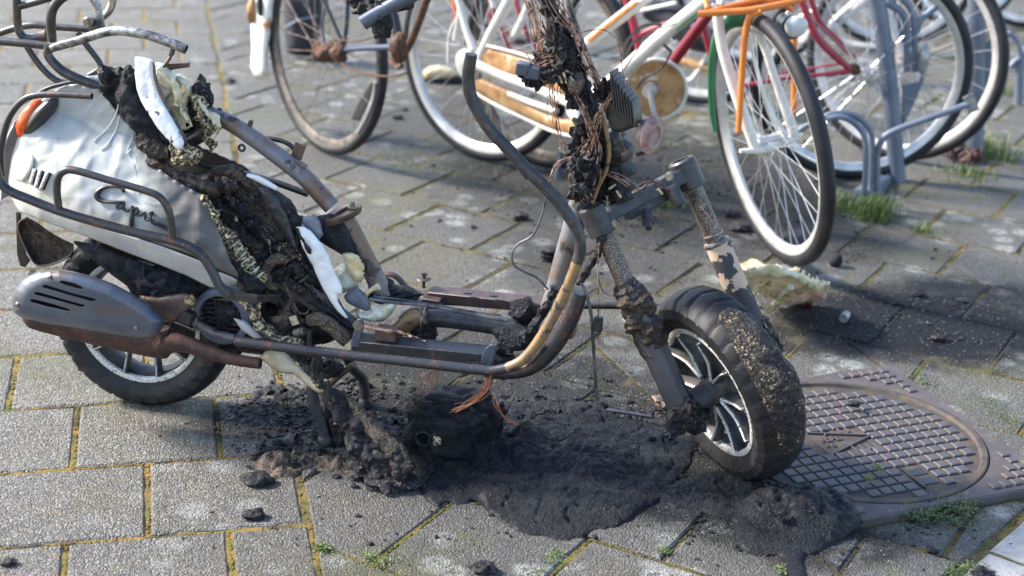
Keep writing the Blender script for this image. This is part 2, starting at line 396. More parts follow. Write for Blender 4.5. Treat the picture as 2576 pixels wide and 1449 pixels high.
# bicycles
def paint(name, c, rough=.35, chip=None, l=.7, s=40):
    return mat2(name, c, tuple(min(1, q * .85) for q in c), 12, rough=rough, c3=chip, s3=s, l3=l, h3=l + .05, bs=200, bump=.06, bd=.001)
M['bwhite'] = paint('white_bicycle_paint', (.72, .7, .65), .35, (.55, .33, .16), .72, 14)
M['bred'] = paint('red_bicycle_paint', (.36, .035, .06), .35, (.15, .03, .03))
M['bdarkred'] = paint('dark_red_bicycle_paint', (.22, .015, .03), .3)
M['borange'] = paint('orange_carrier_paint', (.72, .21, .035), .45, (.5, .35, .25), .68, 60)
M['bgreen'] = paint('green_mudguard_paint', (.02, .14, .06), .4)
M['bblue'] = paint('dark_blue_bicycle_paint', (.04, .06, .11), .4, (.1, .05, .03), .66)
M['bblack'] = paint('black_bicycle_paint', (.02, .02, .024), .4, (.12, .05, .025), .62, 50)
M['rustpart'] = mat2('rusted_bicycle_parts', (.14, .06, .03), (.05, .03, .025), 60, rough=.8, metal=.1, bs=200, bump=.7, c3=(.3, .12, .04), s3=50)
M['alu'] = mat2('aluminium_rim', (.66, .65, .64), (.5, .49, .48), 12, rough=.34, metal=.55, bump=0)
M['rustrim'] = mat2('rusty_rim', (.07, .06, .055), (.17, .145, .12), 20, rough=.5, metal=.4, bump=.2)
M['spoke'] = mat2('steel_spoke', (.75, .75, .77), (.6, .6, .62), 30, rough=.3, metal=.7, bump=0)
M['rustspoke'] = mat2('rusty_spoke', (.2, .13, .1), (.35, .3, .27), 30, rough=.6, metal=.4, bump=0)
M['caramel'] = mat2('scorched_caramel_plastic', (.28, .13, .05), (.48, .28, .12), 13, .4, .6, rough=.45, c3=(.7, .62, .46), s3=9, l3=.58, h3=.7, bs=30, bump=.5, bd=.01)
M['rack'] = mat2('blue_grey_galvanised', (.13, .16, .215), (.17, .2, .255), 10, rough=.5, metal=.35, c3=(.3, .31, .32), s3=24, l3=.66, h3=.74, bs=200, bump=.15)
M['rack_bare'] = mat2('bare_worn_steel', (.4, .4, .39), (.25, .26, .28), 30, rough=.45, metal=.6, bump=.2)
M['chain'] = mat2('rusty_chain', (.16, .08, .075), (.09, .06, .065), 50, rough=.65, metal=.4, bs=200, bump=.4)
M['bag'] = mat2('dark_bag_cloth', (.022, .023, .03), (.035, .036, .045), 20, rough=.7, bs=100, bump=.3)
# ground
SOOT = [(640, 1060, .15, .11, .1, .7), (1000, 1040, .32, .18, 0, .72), (1350, 1020, .46, .24, -.1, .72), (1600, 1200, .40, .20, -.3, .7), (2000, 1350, .24, .12, -.2, .7),
        (2330, 815, .44, .30, -.05, .96), (2150, 850, .3, .16, 0, .7), (1250, 930, .45, .14, 0, .7), (1500, 640, .34, .42, 0, .4), (1740, 480, .6, .75, 0, .62), (1250, 840, .5, .12, 0, .45), (2450, 760, .35, .2, 0, .6), (1480, 420, .6, .8, 0, .5), (1200, 330, .5, .7, 0, .35), (2050, 600, .3, .25, 0, .5)]
def soot(m):
    tot = None
    for (px, py, rx, ry, rot, st) in SOOT:
        g = gnd(px, py); mp = m.n('ShaderNodeMapping', vector_type='TEXTURE'); mp.inputs['Location'].default_value = (g[0], g[1], 0)
        mp.inputs['Rotation'].default_value = (0, 0, rot); mp.inputs['Scale'].default_value = (rx, ry, 50); m.l(m.pos, mp.inputs['Vector'])
        ln = m.n('ShaderNodeVectorMath', operation='LENGTH'); m.l(mp.outputs[0], ln.inputs[0])
        q = m.rng(m.math('ADD', ln.outputs['Value'], m.math('MULTIPLY', m.noise(14, 6, .7, off=1), .8)), 1.6, 1.0, 0, st)
        tot = q if tot is None else m.math('MAXIMUM', tot, q)
    return tot
def slab_mat():
    m = N('weathered_concrete_slab')
    oi = m.n('ShaderNodeObjectInfo'); rn = oi.outputs['Random']
    base = m.mix(m.rng(m.noise(3.2, 5, .6), .35, .65), (.235, .222, .193), (.31, .288, .245))
    base = m.mix(m.rng(rn, 0, 1, 0, .6), base, (.145, .147, .148))
    agg = m.n('ShaderNodeTexVoronoi'); agg.inputs['Scale'].default_value = 250; m.l(m.pos, agg.inputs['Vector'])
    sp = m.n('ShaderNodeSeparateColor'); m.l(agg.outputs['Color'], sp.inputs[0])
    c = m.mix(m.rng(sp.outputs[0], .76, .88, 0, .7), base, (.52, .5, .45)); c = m.mix(m.rng(sp.outputs[1], .6, .72, 0, .75), c, (.065, .064, .066))
    c = m.mix(m.rng(sp.outputs[2], .93, .95, 0, .7), c, (.36, .22, .1))
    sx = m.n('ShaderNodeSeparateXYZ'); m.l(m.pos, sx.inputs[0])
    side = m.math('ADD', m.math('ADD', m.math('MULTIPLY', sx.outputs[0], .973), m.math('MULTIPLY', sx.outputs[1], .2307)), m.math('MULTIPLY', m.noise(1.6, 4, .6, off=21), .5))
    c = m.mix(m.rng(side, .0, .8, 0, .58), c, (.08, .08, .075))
    c = m.mix(m.math('MULTIPLY', m.rng(m.noise(26, 6, .75, off=31), .5, .66), .4), c, (.07, .07, .062))
    # pale lichen rosettes and yellow moss specks
    li = m.math('MULTIPLY', m.rng(m.vor(9.5), .40, .22), m.rng(m.noise(50, 5, .75), .42, .5)); li = m.math('MULTIPLY', li, m.rng(m.noise(1.7, 3, .5, off=8), .44, .52)); li = m.math('MULTIPLY', li, m.rng(side, .1, .5, .2, .75))
    c = m.mix(m.math('MULTIPLY', li, .85), c, (.5, .52, .5))
    mo = m.math('MULTIPLY', m.rng(m.noise(120, 5, .8, off=2), .6, .68), m.rng(m.noise(5, 4, .6, off=11), .48, .62))
    c = m.mix(m.math('MULTIPLY', mo, .8), c, (.3, .23, .05))
    gr = m.math('MULTIPLY', m.rng(m.noise(2.4, 5, .7, off=14), .5, .66), .55); c = m.mix(gr, c, (.13, .125, .04))
    # soot: real stains with a place of their own
    tot = soot(m)
    c = m.mix(tot, c, (.016, .018, .026))
    gl = m.math('MULTIPLY', m.rng(sp.outputs[0], .985, .99), m.rng(tot, .2, .5)); c = m.mix(m.math('MULTIPLY', gl, .7), c, (.4, .4, .42))
    m.col(c); m.set('Roughness', m.rng(m.noise(90, 4, .7), .3, .7, .5, .78)); m.set('Specular IOR Level', m.rng(tot, 0, .6, .6, .12))
    b = m.bump(m.noise(9, 4, .6), .35, .012)
    b = m.bump(m.math('MULTIPLY', agg.outputs['Distance'], -1), 1., .008, b); m.bump(m.noise(420, 4, .7), .7, .003, b); return m.m
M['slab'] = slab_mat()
def moss_mat(name, a, b, cc, a2, b2, bs=150):
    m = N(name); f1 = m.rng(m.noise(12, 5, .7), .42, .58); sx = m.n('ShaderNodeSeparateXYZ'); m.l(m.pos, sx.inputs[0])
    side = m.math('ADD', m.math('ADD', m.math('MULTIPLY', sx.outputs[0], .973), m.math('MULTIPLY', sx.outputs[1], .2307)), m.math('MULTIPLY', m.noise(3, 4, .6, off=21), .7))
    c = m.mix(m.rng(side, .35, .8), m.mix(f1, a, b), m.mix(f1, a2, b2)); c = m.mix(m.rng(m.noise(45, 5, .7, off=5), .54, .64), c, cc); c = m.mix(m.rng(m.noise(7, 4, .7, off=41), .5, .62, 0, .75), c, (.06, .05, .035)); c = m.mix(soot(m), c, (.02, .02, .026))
    m.col(c); m.set('Roughness', .95); m.bump(m.noise(bs, 6, .75), 1, .006); return m.m
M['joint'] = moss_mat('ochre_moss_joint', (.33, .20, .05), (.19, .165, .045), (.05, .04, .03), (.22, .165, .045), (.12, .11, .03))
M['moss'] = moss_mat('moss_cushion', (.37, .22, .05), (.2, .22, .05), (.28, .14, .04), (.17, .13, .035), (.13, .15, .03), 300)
M['leaf'] = mat2('weed_leaf_green', (.06, .1, .025), (.12, .16, .05), 60, rough=.55, bump=0, c3=(.03, .05, .02), s3=90, l3=.55, h3=.6)
M['grass'] = mat2('grass_blade_green', (.07, .125, .025), (.15, .19, .05), 40, rough=.5, bump=0)
M['iron'] = mat2('purplish_cast_iron', (.105, .092, .092), (.082, .08, .088), 9, .38, .62, rough=.46, metal=.25, c3=(.2, .1, .06), s3=26, l3=.6, h3=.7, bs=420, bump=.5, bd=.001)
M['irongroove'] = mat2('grimy_iron_groove', (.05, .046, .05), (.1, .075, .055), 30, rough=.7, metal=.1, c3=(.13, .1, .04), s3=22, l3=.6, h3=.7, bs=300, bump=.6)
M['ironframe'] = mat2('mossy_iron_frame', (.11, .094, .1), (.085, .072, .072), 12, rough=.6, metal=.15, c3=(.2, .16, .06), s3=30, l3=.6, h3=.7, bs=350, bump=.6)
M['paleclinker'] = mat2('pale_clinker', (.34, .335, .34), (.45, .44, .43), 30, rough=.7, bs=300, bump=.9, bd=.004, c3=(.12, .12, .13), s3=200, l3=.6, h3=.66)

# ------------------------------------------------------------------ ground and paving
g = MB().add([(-30, -12, -.045), (30, -12, -.045), (30, 60, -.045), (-30, 60, -.045)], [(0, 1, 2, 3)]).build('ground', M['joint'], smooth=False); tag(g, kind='structure')
pav = MB()
nx, ny = 220, 300; vs = []
for j in range(ny + 1):
    for i in range(nx + 1):
        x = -3.2 + 7.2 * i / nx; y = 1.7 + 9.8 * j / ny; vs.append((x, y, -.0040 + .004 * fbm((x, y, 0), 40, 2)))
pav.add(vs, [(j * (nx + 1) + i, j * (nx + 1) + i + 1, (j + 1) * (nx + 1) + i + 1, (j + 1) * (nx + 1) + i) for j in range(ny) for i in range(nx)])
pavement = pav.build('pavement', M['joint']); tag(pavement, kind='structure')
MHC = np.array([.757, 3.058]); MHA = math.radians(22); MEX = np.array([math.cos(MHA), math.sin(MHA)]); MEY = np.array([-MEX[1], MEX[0]]); MHH = .315
def clip(poly, p, n):
    """keep the side where (q-p).n <= 0"""
    out = []; m = len(poly)
    for i in range(m):
        a, b = np.array(poly[i]), np.array(poly[(i + 1) % m]); da, db = (a - p) @ n, (b - p) @ n
        if da <= 0: out.append(tuple(a))
        if (da < 0) != (db < 0) and abs(da - db) > 1e-12: out.append(tuple(a + (b - a) * da / (da - db)))
    return out
def area(p): return .5 * abs(sum(p[i][0] * p[(i + 1) % len(p)][1] - p[(i + 1) % len(p)][0] * p[i][1] for i in range(len(p))))
slabs = []
La = .2328; Le = np.array([math.cos(La), math.sin(La)]); Ln = np.array([math.sin(La), -math.cos(La)]); L0 = np.array([-.9594, 3.1123])
JB = float((gnd(1164 / 1.4907, 1962 / 1.4907)[:2] - L0) @ Le) / .3
bp = L0 + .3 * JB * Le
for i in range(-30, 6):
    for j in range(-16, 3):
        off = .5 * (i % 2); a = j + off
        q = [L0 + .3 * (aa * Le + ii * Ln) for aa, ii in ((a, i), (a + 1, i), (a + 1, i + 1), (a, i + 1))]
        q = clip(q, bp, Le)
        if len(q) > 2 and area(q) > .004: slabs.append((q, 'L'))
Rb = math.radians(-29.5); Re = np.array([math.cos(Rb), math.sin(Rb)]); Rn = np.array([-Re[1], Re[0]])
for k in range(-8, 40):
    t0 = 2.05 + .3125 * k; ph = .06 if k % 2 == 0 else .21
    for j in range(-40, 12):
        s0 = ph + .3 * j
        q = [s * Re + t * Rn for s, t in ((s0, t0), (s0 + .3, t0), (s0 + .3, t0 + .3125), (s0, t0 + .3125))]
        q = clip(q, bp, -Le)
        if len(q) > 2 and area(q) > .003: slabs.append((q, 'R'))
# pale clinkers begin beyond this line
cA = gnd(2576, 1285)[:2]; cB = gnd(2385, 1449)[:2]; cd = U(cB - cA); cn = np.array([-cd[1], cd[0]])
if cn[0] < 0: cn = -cn
out = []
for q, z in slabs:
    cen = np.mean(q, 0)
    if z == 'R':
        q = clip(q, cA, cn)
        if len(q) < 3 or area(q) < .003: continue
    d = cen - MHC
    if max(abs(d @ MEX), abs(d @ MEY)) > MHH + .25: out.append((q, z)); continue
    rest = q
    for n_ in (MEX, -MEX, MEY, -MEY):
        p_ = MHC + n_ * (MHH + .002)
        o_ = clip(rest, p_, -n_) if len(rest) > 2 else []
        if len(o_) > 2 and area(o_) > .0009: out.append((o_, z))
        rest = clip(rest, p_, n_) if len(rest) > 2 else []
        if len(rest) < 3: break
slabs = out
def visible(q):
    P = [proj((x, y, 0)) for x, y in q]
    return any(-350 < p[0] < 2930 and -160 < p[1] < 1800 for p in P) and all((np.array([x, y, 0]) - CO) @ AF > .5 for x, y in q)
slabs = [s for s in slabs if visible(s[0])]
def slabgeo(mb, q, gap, z, tilt, th=.035, bev=.0045):
    q = [np.array(p) for p in q]
    if sum(q[i][0] * q[(i + 1) % len(q)][1] - q[(i + 1) % len(q)][0] * q[i][1] for i in range(len(q))) < 0: q = q[::-1]
    c = np.mean(q, 0); m = len(q)
    def inset(P, d):
        r = []
        for i in range(m):
            p0, p1, p2 = P[i - 1], P[i], P[(i + 1) % m]; e1 = U(p1 - p0); e2 = U(p2 - p1)
            n1 = np.array([-e1[1], e1[0]]); n2 = np.array([-e2[1], e2[0]]); k = 1 + n1 @ n2
            r.append(p1 + (n1 + n2) * d / max(k, .5))
        return r
    q = [p for i, p in enumerate(q) if np.linalg.norm(p - q[i - 1]) > .012]; m = len(q)
    if m < 3: return
    A = inset(q, gap); B = inset(q, gap + bev); h = lambda p: z + tilt[0] * (p[0] - c[0]) + tilt[1] * (p[1] - c[1])
    vs = [(p[0], p[1], h(p) - bev * .8) for p in A] + [(p[0], p[1], h(p)) for p in B] + [(p[0], p[1], h(p) - th) for p in A]
    fs = [tuple(range(m, 2 * m))]
    for i in range(m):
        k = (i + 1) % m; fs.append((i, k, m + k, m + i)); fs.append((2 * m + i, 2 * m + k, k, i))
    mb.add(vs, fs)
def scr(q):
    P = np.array([proj((x, y, 0)) for x, y in q]); return (P[:, 0].max() - P[:, 0].min()) * (P[:, 1].max() - P[:, 1].min())
slabs.sort(key=lambda s: -scr(s[0])); far = MB()
for k, (q, z) in enumerate(slabs):
    gap = .006 if z == 'L' else rnd.uniform(.004, .0065)
    tl = (rnd.gauss(0, .004), rnd.gauss(0, .004)) if z == 'L' else (rnd.gauss(0, .008), rnd.gauss(0, .008)); zz = rnd.gauss(0, .0008)
    if k < 296:
        mb = MB(); slabgeo(mb, q, gap, zz, tl)
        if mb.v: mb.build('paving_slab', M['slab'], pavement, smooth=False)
    else: slabgeo(far, q, gap, zz, tl)
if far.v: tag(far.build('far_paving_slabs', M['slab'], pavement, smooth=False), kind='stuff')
# pale clinkers in the bottom right corner
for i in range(-3, 8):
    for j in range(0, 4):
        a0 = i * .2 + (.1 if j % 2 else 0); q = [cA + cd * s + cn * t for s, t in ((a0, .012 + j * .1), (a0 + .2, .012 + j * .1), (a0 + .2, .112 + j * .1), (a0, .112 + j * .1))]
        if visible(q):
            mb = MB(); slabgeo(mb, q, .004, rnd.gauss(0, .001), (rnd.gauss(0, .01), rnd.gauss(0, .01)), bev=.006); mb.build('clinker', M['paleclinker'], pavement, smooth=False)
# moss cushions in the near joints
mb = MB()
def ico12():
    import bmesh
    bm = bmesh.new(); bmesh.ops.create_icosphere(bm, subdivisions=1, radius=1); r = ([np.array(v.co) for v in bm.verts], [tuple(v.index for v in f.verts) for f in bm.faces]); bm.free(); return r
V12, F12 = ico12()
for q, z in slabs[:190]:
    for i in range(len(q)):
        a = np.array(q[i]); b = np.array(q[(i + 1) % len(q)]); L = np.linalg.norm(b - a)
        for k in range(int(L / .005)):
            t = rnd.random(); p = a + (b - a) * t
            if fbm((p[0], p[1], 0), 9, 2) < -.1 and rnd.random() < .85: continue
            if max(abs((p - MHC) @ MEX), abs((p - MHC) @ MEY)) < MHH: continue
            r = rnd.uniform(.0014, .0034); p = p + np.array([rnd.gauss(0, .0016), rnd.gauss(0, .0016)])
            mb.add([(p[0] + v[0] * r * 1.2, p[1] + v[1] * r * 1.2, -.0035 + v[2] * r) for v in V12], F12)
tag(mb.build('joint_moss', M['moss'], None), 'ochre and green moss cushions growing in the joints between the paving slabs', 'moss', kind='stuff')

# ------------------------------------------------------------------ manhole
mh = thing('manhole_cover', 'round cast iron manhole cover in a raised square frame beside the burned front wheel', 'manhole cover', (MHC[0], MHC[1], 0))
def MH(u, v, z=0): p = MHC + u * MEX + v * MEY; return np.array([p[0], p[1], z])
ZF = .019; RC = .293
mb = MB(); m_ = 96; vs = []; fs = []
inner = [(math.cos(2 * math.pi * k / m_), math.sin(2 * math.pi * k / m_)) for k in range(m_)]
for (rr, z) in ((RC + .003, -.03), (RC + .003, ZF), (RC + .006, ZF)): vs += [MH(c * rr, s * rr, z) for c, s in inner]
def sq(c, s, h): k = h / max(abs(c), abs(s)); return c * k, s * k
vs += [MH(*sq(c, s, MHH - .004), ZF - .0) for c, s in inner]; vs += [MH(*sq(c, s, MHH), ZF - .005) for c, s in inner]; vs += [MH(*sq(c, s, MHH), -.035) for c, s in inner]
for r_ in range(5):
    for k in range(m_): k2 = (k + 1) % m_; fs.append((r_ * m_ + k, r_ * m_ + k2, (r_ + 1) * m_ + k2, (r_ + 1) * m_ + k))
fr = mb.add(vs, fs).build('frame', M['ironframe'], mh, ang=30)
mb = MB(); lathe(mb, MH(0, 0, -.0265), UP, [(0, RC), (.046, RC), (.048, RC - .003), (.048, RC - .014), (.0445, RC - .016), (.0405, RC - .018), (.0405, .0001)], 96)
lid = mb.build('lid', M['irongroove'], mh, ang=30)
def stud_mesh(lu, lv, h):
    b = .0028; vs = []
    for (a, z) in ((0, -.002), (0, h - b * .7), (b, h)):
        vs += [(-lu + a, -lv + a, z), (lu - a, -lv + a, z), (lu - a, lv - a, z), (-lu + a, lv - a, z)]
    fs = [(8, 9, 10, 11)]
    for r_ in range(2):
        for k in range(4): fs.append((r_ * 4 + k, r_ * 4 + (k + 1) % 4, (r_ + 1) * 4 + (k + 1) % 4, (r_ + 1) * 4 + k))
    me = bpy.data.meshes.new('stud'); me.from_pydata([tuple(v) for v in vs], [], fs); me.materials.append(M['iron']); return me
sm = stud_mesh(.0124, .0136, .0050); sf = stud_mesh(.0105, .0115, .005)
sm.materials.clear(); sm.materials.append(M['iron']); RZ = Matrix.Rotation(MHA, 4, 'Z')
def put(me, name, u, v, z, par):
    o = bpy.data.objects.new(name, me); scn.collection.objects.link(o); p = MH(u, v, z); o.parent = par
    o.matrix_basis = Matrix.Translation(tuple(p)) @ RZ; return o
PU, PV = .0302, .0325
tri = [(-.088, .056), (-.088, -.056), (.045, .0)]
tri2 = []
def in_logo(u, v): return -.17 < u < .075 and abs(v) < .05 + .0
for i in range(-10, 11):
    for j in range(-10, 11):
        u, v = i * PU, j * PV
        if math.hypot(abs(u) + .010, abs(v) + .011) > RC - .021: continue
        if -.1 < u < .06 and abs(v - .0) < .062: continue
        if .02 < u < .08 and -.245 < v < -.15: continue
        put(sm, 'stud', u, v, .014, lid)
for i in range(-11, 12):
    for j in range(-11, 12):
        u, v = i * .0275, j * .0285
        if max(abs(u), abs(v)) > MHH - .014 or math.hypot(max(0, abs(u) - .011), max(0, abs(v) - .012)) < RC + .013: continue
        put(sf, 'stud', u, v, ZF, fr)
# the emblem: a raised triangle with bars at both sides and small characters inside
mb = MB(); ZL = .014
def bar(u0, v0, u1, v1, wd=.004, h=.006): beam(mb, MH(u0, v0, ZL + h / 2 - .001), MH(u1, v1, ZL + h / 2 - .001), wd, h)
bar(-.085, .055, -.085, -.055); bar(-.085, -.055, .052, 0); bar(.052, 0, -.085, .055)
for k in range(4): bar(-.045 + .02 * k, .03 + .0 * k, -.045 + .02 * k, .056 - (.012 if k == 1 else 0), .003)
for k in range(4): bar(-.02 + .018 * k, -.032, -.02 + .018 * k, -.057, .003)
# letters cut small in the triangle
def glyph(u, v, segs, s=.012):
    for a in segs: bar(u + a[0] * s, v + a[1] * s, u + a[2] * s, v + a[3] * s, .0022, .004)
K_ = [(0, 0, 0, 1), (0, .5, .6, 1), (0, .5, .6, 0)]; O_ = [(0, 0, 0, 1), (0, 1, .6, 1), (.6, 1, .6, 0), (.6, 0, 0, 0)]; Mm = [(0, 0, 0, 1), (0, 1, .4, .5), (.4, .5, .8, 1), (.8, 1, .8, 0)]
for k, gl in enumerate((K_, O_, Mm, O_)): glyph(-.068 + .0135 * k, .004, gl, .013)
for k, gl in enumerate((K_, O_)): glyph(-.07 + .014 * k, -.02, gl, .011)
mb.build('emblem', M['iron'], mh)
mb = MB()
for vv in (-.175, -.215): box(mb, MH(.05, vv, ZL + .0005), (np.array([*MEX, 0]), np.array([*MEY, 0]), UP), (.019, .013, .0012), .2)
box(mb, MH(.025, -.197, ZL + .002), (np.array([*MEX, 0]), np.array([*MEY, 0]), UP), (.0025, .045, .003), .2)
mb.build('lifting_slot', M['blackpl'], mh)

# ================================================================== the burned scooter
def wheelpt(): pass
sc = thing('burned_scooter', 'burned out silver grey motor scooter on its centre stand with bare forks and wires', 'scooter', (-.355, 3.056, 0))
RWC = gnd(380, 1006) + UP * .209          # rear wheel
RWC = RWC - SN * ((RWC - S.O) @ SN)
def scooter_wheel(c, ax, R, wide, par, name, rr=.145, spokes=5, phase=0., label=None):
    """ax points to the side the camera sees"""
    ax = U(ax); A = U(np.cross(ax, UP)); B = np.cross(ax, A)
    rot = lambda t: math.cos(t) * A + math.sin(t) * B
    mb = MB(); h = wide * .36
    torus(mb, c, ax, rr, [(h - .003, -.006), (h - .006, -.012), (h - .018, -.017), (0, -.022), (-h + .016, -.016), (-h, -.01), (-h, 0), (0, -.004)], 72)
    rim = mb.build(name, M['rimblack'], par, ang=50, label=label)
    mb = MB(); torus(mb, c, ax, rr, [(h - .004, .001), (h + .003, 0), (h + .004, -.004), (h + .001, -.011), (h - .006, -.012)], 72); mb.build('rim_lip', M['rim'], rim, ang=50)
    mb = MB(); w2 = wide / 2; rc = R - rr; prof = []
    sec = [(-.36, -.004), (-.44, .2), (-.5, .45), (-.46, .72), (-.33, .9), (-.12, .985), (0, 1), (.12, .985), (.33, .9), (.46, .72), (.5, .45), (.44, .2), (.36, -.004)]
    prof = [(a * wide, b * rc) for a, b in sec]
    def groove(q, k, j, d):
        if 2 <= j <= 10 and j != 6:
            kk = (k + abs(j - 6)) % 8
            if kk == 0: return q - d * .0065
        return q
    torus(mb, c, ax, rr, prof, 240, groove); mb.build('tyre', M['tyre'], rim, ang=35)
    mb = MB(); lathe(mb, c - ax * .03, ax, [(0, .05), (.045, .05), (.05, .042), (.062, .03), (.075, .028), (.078, .02), (.078, .001)], 28); mb.build('hub', M['rimblack'], rim)
    for k in range(spokes):
        for s_ in (-1, 1):
            t0 = phase + 2 * math.pi * k / spokes + s_ * .08; t1 = phase + 2 * math.pi * k / spokes + s_ * .33
            mb = MB(); P = [c + rot(t0) * .036 + ax * .02, c + rot(t0 + s_ * .16) * .085 + ax * (h - .016), c + rot(t1) * (rr - .012) + ax * (h - .004)]
            tube(mb, P, [.009, .006, .008], 6, flat=1.9, updir=ax, per=4); mb.build('spoke', M['rimblack'], rim)
            mb = MB(); P = [p + ax * (.0145 - .002 * i) for i, p in enumerate(P)]
            tube(mb, P, [.006, .0036, .0052], 5, flat=.5, updir=np.cross(ax, rot(t1)), per=4); mb.build('spoke_face', M['rim'], rim)
    return rim
scooter_wheel(RWC, SN, .209, .098, sc, 'rear_wheel', phase=-.3, label='rear wheel with flaking silver paint behind the silencer')
FW = U([.826, .462, .323]); FC = np.array([.4441, 2.8930, .2135])
scooter_wheel(FC, -FW, .213, .112, sc, 'front_wheel', rr=.146, phase=.5, label='front wheel turned hard to the side with flaking silver paint')
def MBs(fn):
    mb = MB(); fn(mb); return mb
def T(name, pts, r, mat, o=0., par=None, seg=12, **k):
    P = PT(pts, S, o); R = [q * PX for q in r] if hasattr(r, '__len__') else r * PX
    lab = k.pop('label', None)
    return tube(MB(), P, R, seg, **k).build(name, M[mat] if isinstance(mat, str) else mat, par or sc, label=lab)

# ---- body panels: a bulged shell standing off the middle plane
def ip(x, tab): return float(np.interp(x, [t[0] for t in tab], [t[1] for t in tab]))
TOP = [(22, 445), (30, 395), (45, 350), (62, 315), (75, 290), (97, 262), (120, 240), (147, 222), (175, 212), (215, 213), (250, 226), (275, 256), (300, 290), (322, 312), (340, 328), (344, 362), (362, 378), (382, 408), (420, 440), (465, 468), (500, 486), (520, 520), (548, 575), (566, 620), (580, 660), (600, 690)]
BEL = [(22, 466), (60, 493), (100, 512), (240, 563), (400, 614), (500, 652), (545, 680), (600, 703)]
BOT = [(22, 474), (35, 508), (50, 532), (140, 566), (240, 602), (330, 638), (400, 664), (470, 692), (530, 722), (560, 722), (600, 712)]
HW = [(22, .03), (34, .055), (60, .085), (100, .11), (200, .14), (350, .158), (500, .165), (600, .165)]
def ridge(x, y, s, off): return 1 - abs(noise.noise(Vector((x * s + off, y * s, off)))) * 2
def body_o(x, y, yb, yt):
    hw = ip(x, HW); v = max(0, (ip(x, BEL) - y)) / 250
    o = hw * (1 - .72 * min(1, v) ** 1.8)
    dent = ridge(x * .75 + y * .55, y * .4 - x * .25, .0085, 3) ** 3 * .003 + ridge(x, y, .014, 8) ** 5 * .0016 + .003 * noise.noise(Vector((x * .03, y * .03, 0)))
    dent *= min(1, max(0, (ip(x, BEL) - y)) / 40)
    if y - yt < 12: dent += .0025 * math.sin((x + y) * .19) * (1 - max(0, y - yt) / 12)
    return o + dent - .010 * math.exp(-((y - ip(x, BEL)) / 5.) ** 2)
def shell(x0, x1, top, bot, of, nx, ny, side=1):
    vs = []
    for i in range(nx + 1):
        x = x0 + (x1 - x0) * i / nx; yt, yb = ip(x, top), ip(x, bot)
        for j in range(ny + 1):
            y = yb + (yt - yb) * j / ny; q = of(x, y, yb, yt); p = S(x, y, q)
            if side < 0: p = p - SN * 2 * ((p - S.O) @ SN) * 1.0
            vs.append(p)
    m = ny + 1
    return MB().add(vs, [(i * m + j, (i + 1) * m + j, (i + 1) * m + j + 1, i * m + j + 1) for i in range(nx) for j in range(ny)])
BELu = [(x, y - 1) for x, y in BEL]; BELd = [(x, y + 3) for x, y in BEL]
body = shell(22, 598, TOP, BELu, body_o, 150, 70).build('body_panel', M['body'], sc, ang=80, thick=.003, label='scorched and dented side panel with melted upper edge')
shell(22, 560, TOP, BELu, body_o, 60, 30, -1).build('body_panel', M['body'], sc, ang=80, thick=.003)
def skirt_o(x, y, yb, yt):
    t = (y - yt) / max(1, yb - yt); return ip(x, HW) * (1.02 - .10 * t * t) + .0015 * noise.noise(Vector((x * .02, y * .02, 5)))
shell(22, 596, BELd, BOT, skirt_o, 110, 12).build('lower_skirt', M['skirt'], sc, ang=80, thick=.003)
shell(22, 560, BELd, BOT, skirt_o, 50, 6, -1).build('lower_skirt', M['skirt'], sc, ang=80, thick=.003)
# rounded tail closing the two sides
tl = MB(); vs = []
ys = np.linspace(300, 500, 14)
for y in ys:
    xl = float(np.interp(y, [300, 315, 350, 395, 445, 474, 508], [70, 62, 45, 30, 22, 22, 35])); a = S(xl, y, 0); hw = ip(xl, HW) * (1 - .72 * min(1, max(0, (466 - y)) / 250) ** 1.8)
    for k in range(9):
        u = -1 + 2 * k / 8; vs.append(a + SN * hw * u - SA * .02 * (1 - u * u))
tl.add(vs, [(i * 9 + k, i * 9 + k + 1, (i + 1) * 9 + k + 1, (i + 1) * 9 + k) for i in range(13) for k in range(8)]).build('tail_end', M['skirt'], sc, thick=.002)
# lamp, indicator and vents on the tail
def on_body(e=.004): return lambda x, y: body_o(x, y, 0, -99) + e
splate('indicator_lens', [(43, 380), (62, 384), (80, 390), (87, 398), (84, 420), (70, 446), (58, 457), (45, 455), (32, 443), (26, 432), (30, 405)], on_body(.002), M['lens'], sc, 4, .008, 9, .002)
for k, (a, b) in enumerate((((88, 424), (78, 462)), ((103, 427), (91, 470)), ((121, 432), (103, 476)))):
    splate('vent_slat', [(a[0] - 6, a[1]), (a[0] + 4, a[1] + 1), (b[0] + 3, b[1] + 2), (b[0] - 5, b[1] - 1)], on_body(.004), M['skirt'], sc, 3, .006, 5, .002)
    splate('vent_gap', [(a[0] + 4, a[1] + 3), (a[0] + 9, a[1] + 4), (b[0] + 8, b[1] + 3), (b[0] + 3, b[1] + 1)], on_body(.003), M['blackpl'], sc, 3, 0, 5, .002)
mb = MB(); c0 = S(78, 300, .035); lump(mb, c0, (.026, .036, .05), .05, sub=3, ax=(SA, SN, U(UP + SA * .45))); mb.build('tail_lamp', M['orangelens'], sc)
mb = MB(); c0 = S(104, 292, .05); lump(mb, c0, (.022, .03, .056), .05, sub=3, seed=2, ax=(SA, SN, U(UP + SA * .75))); mb.build('tail_lamp_housing', M['blackpl'], sc)
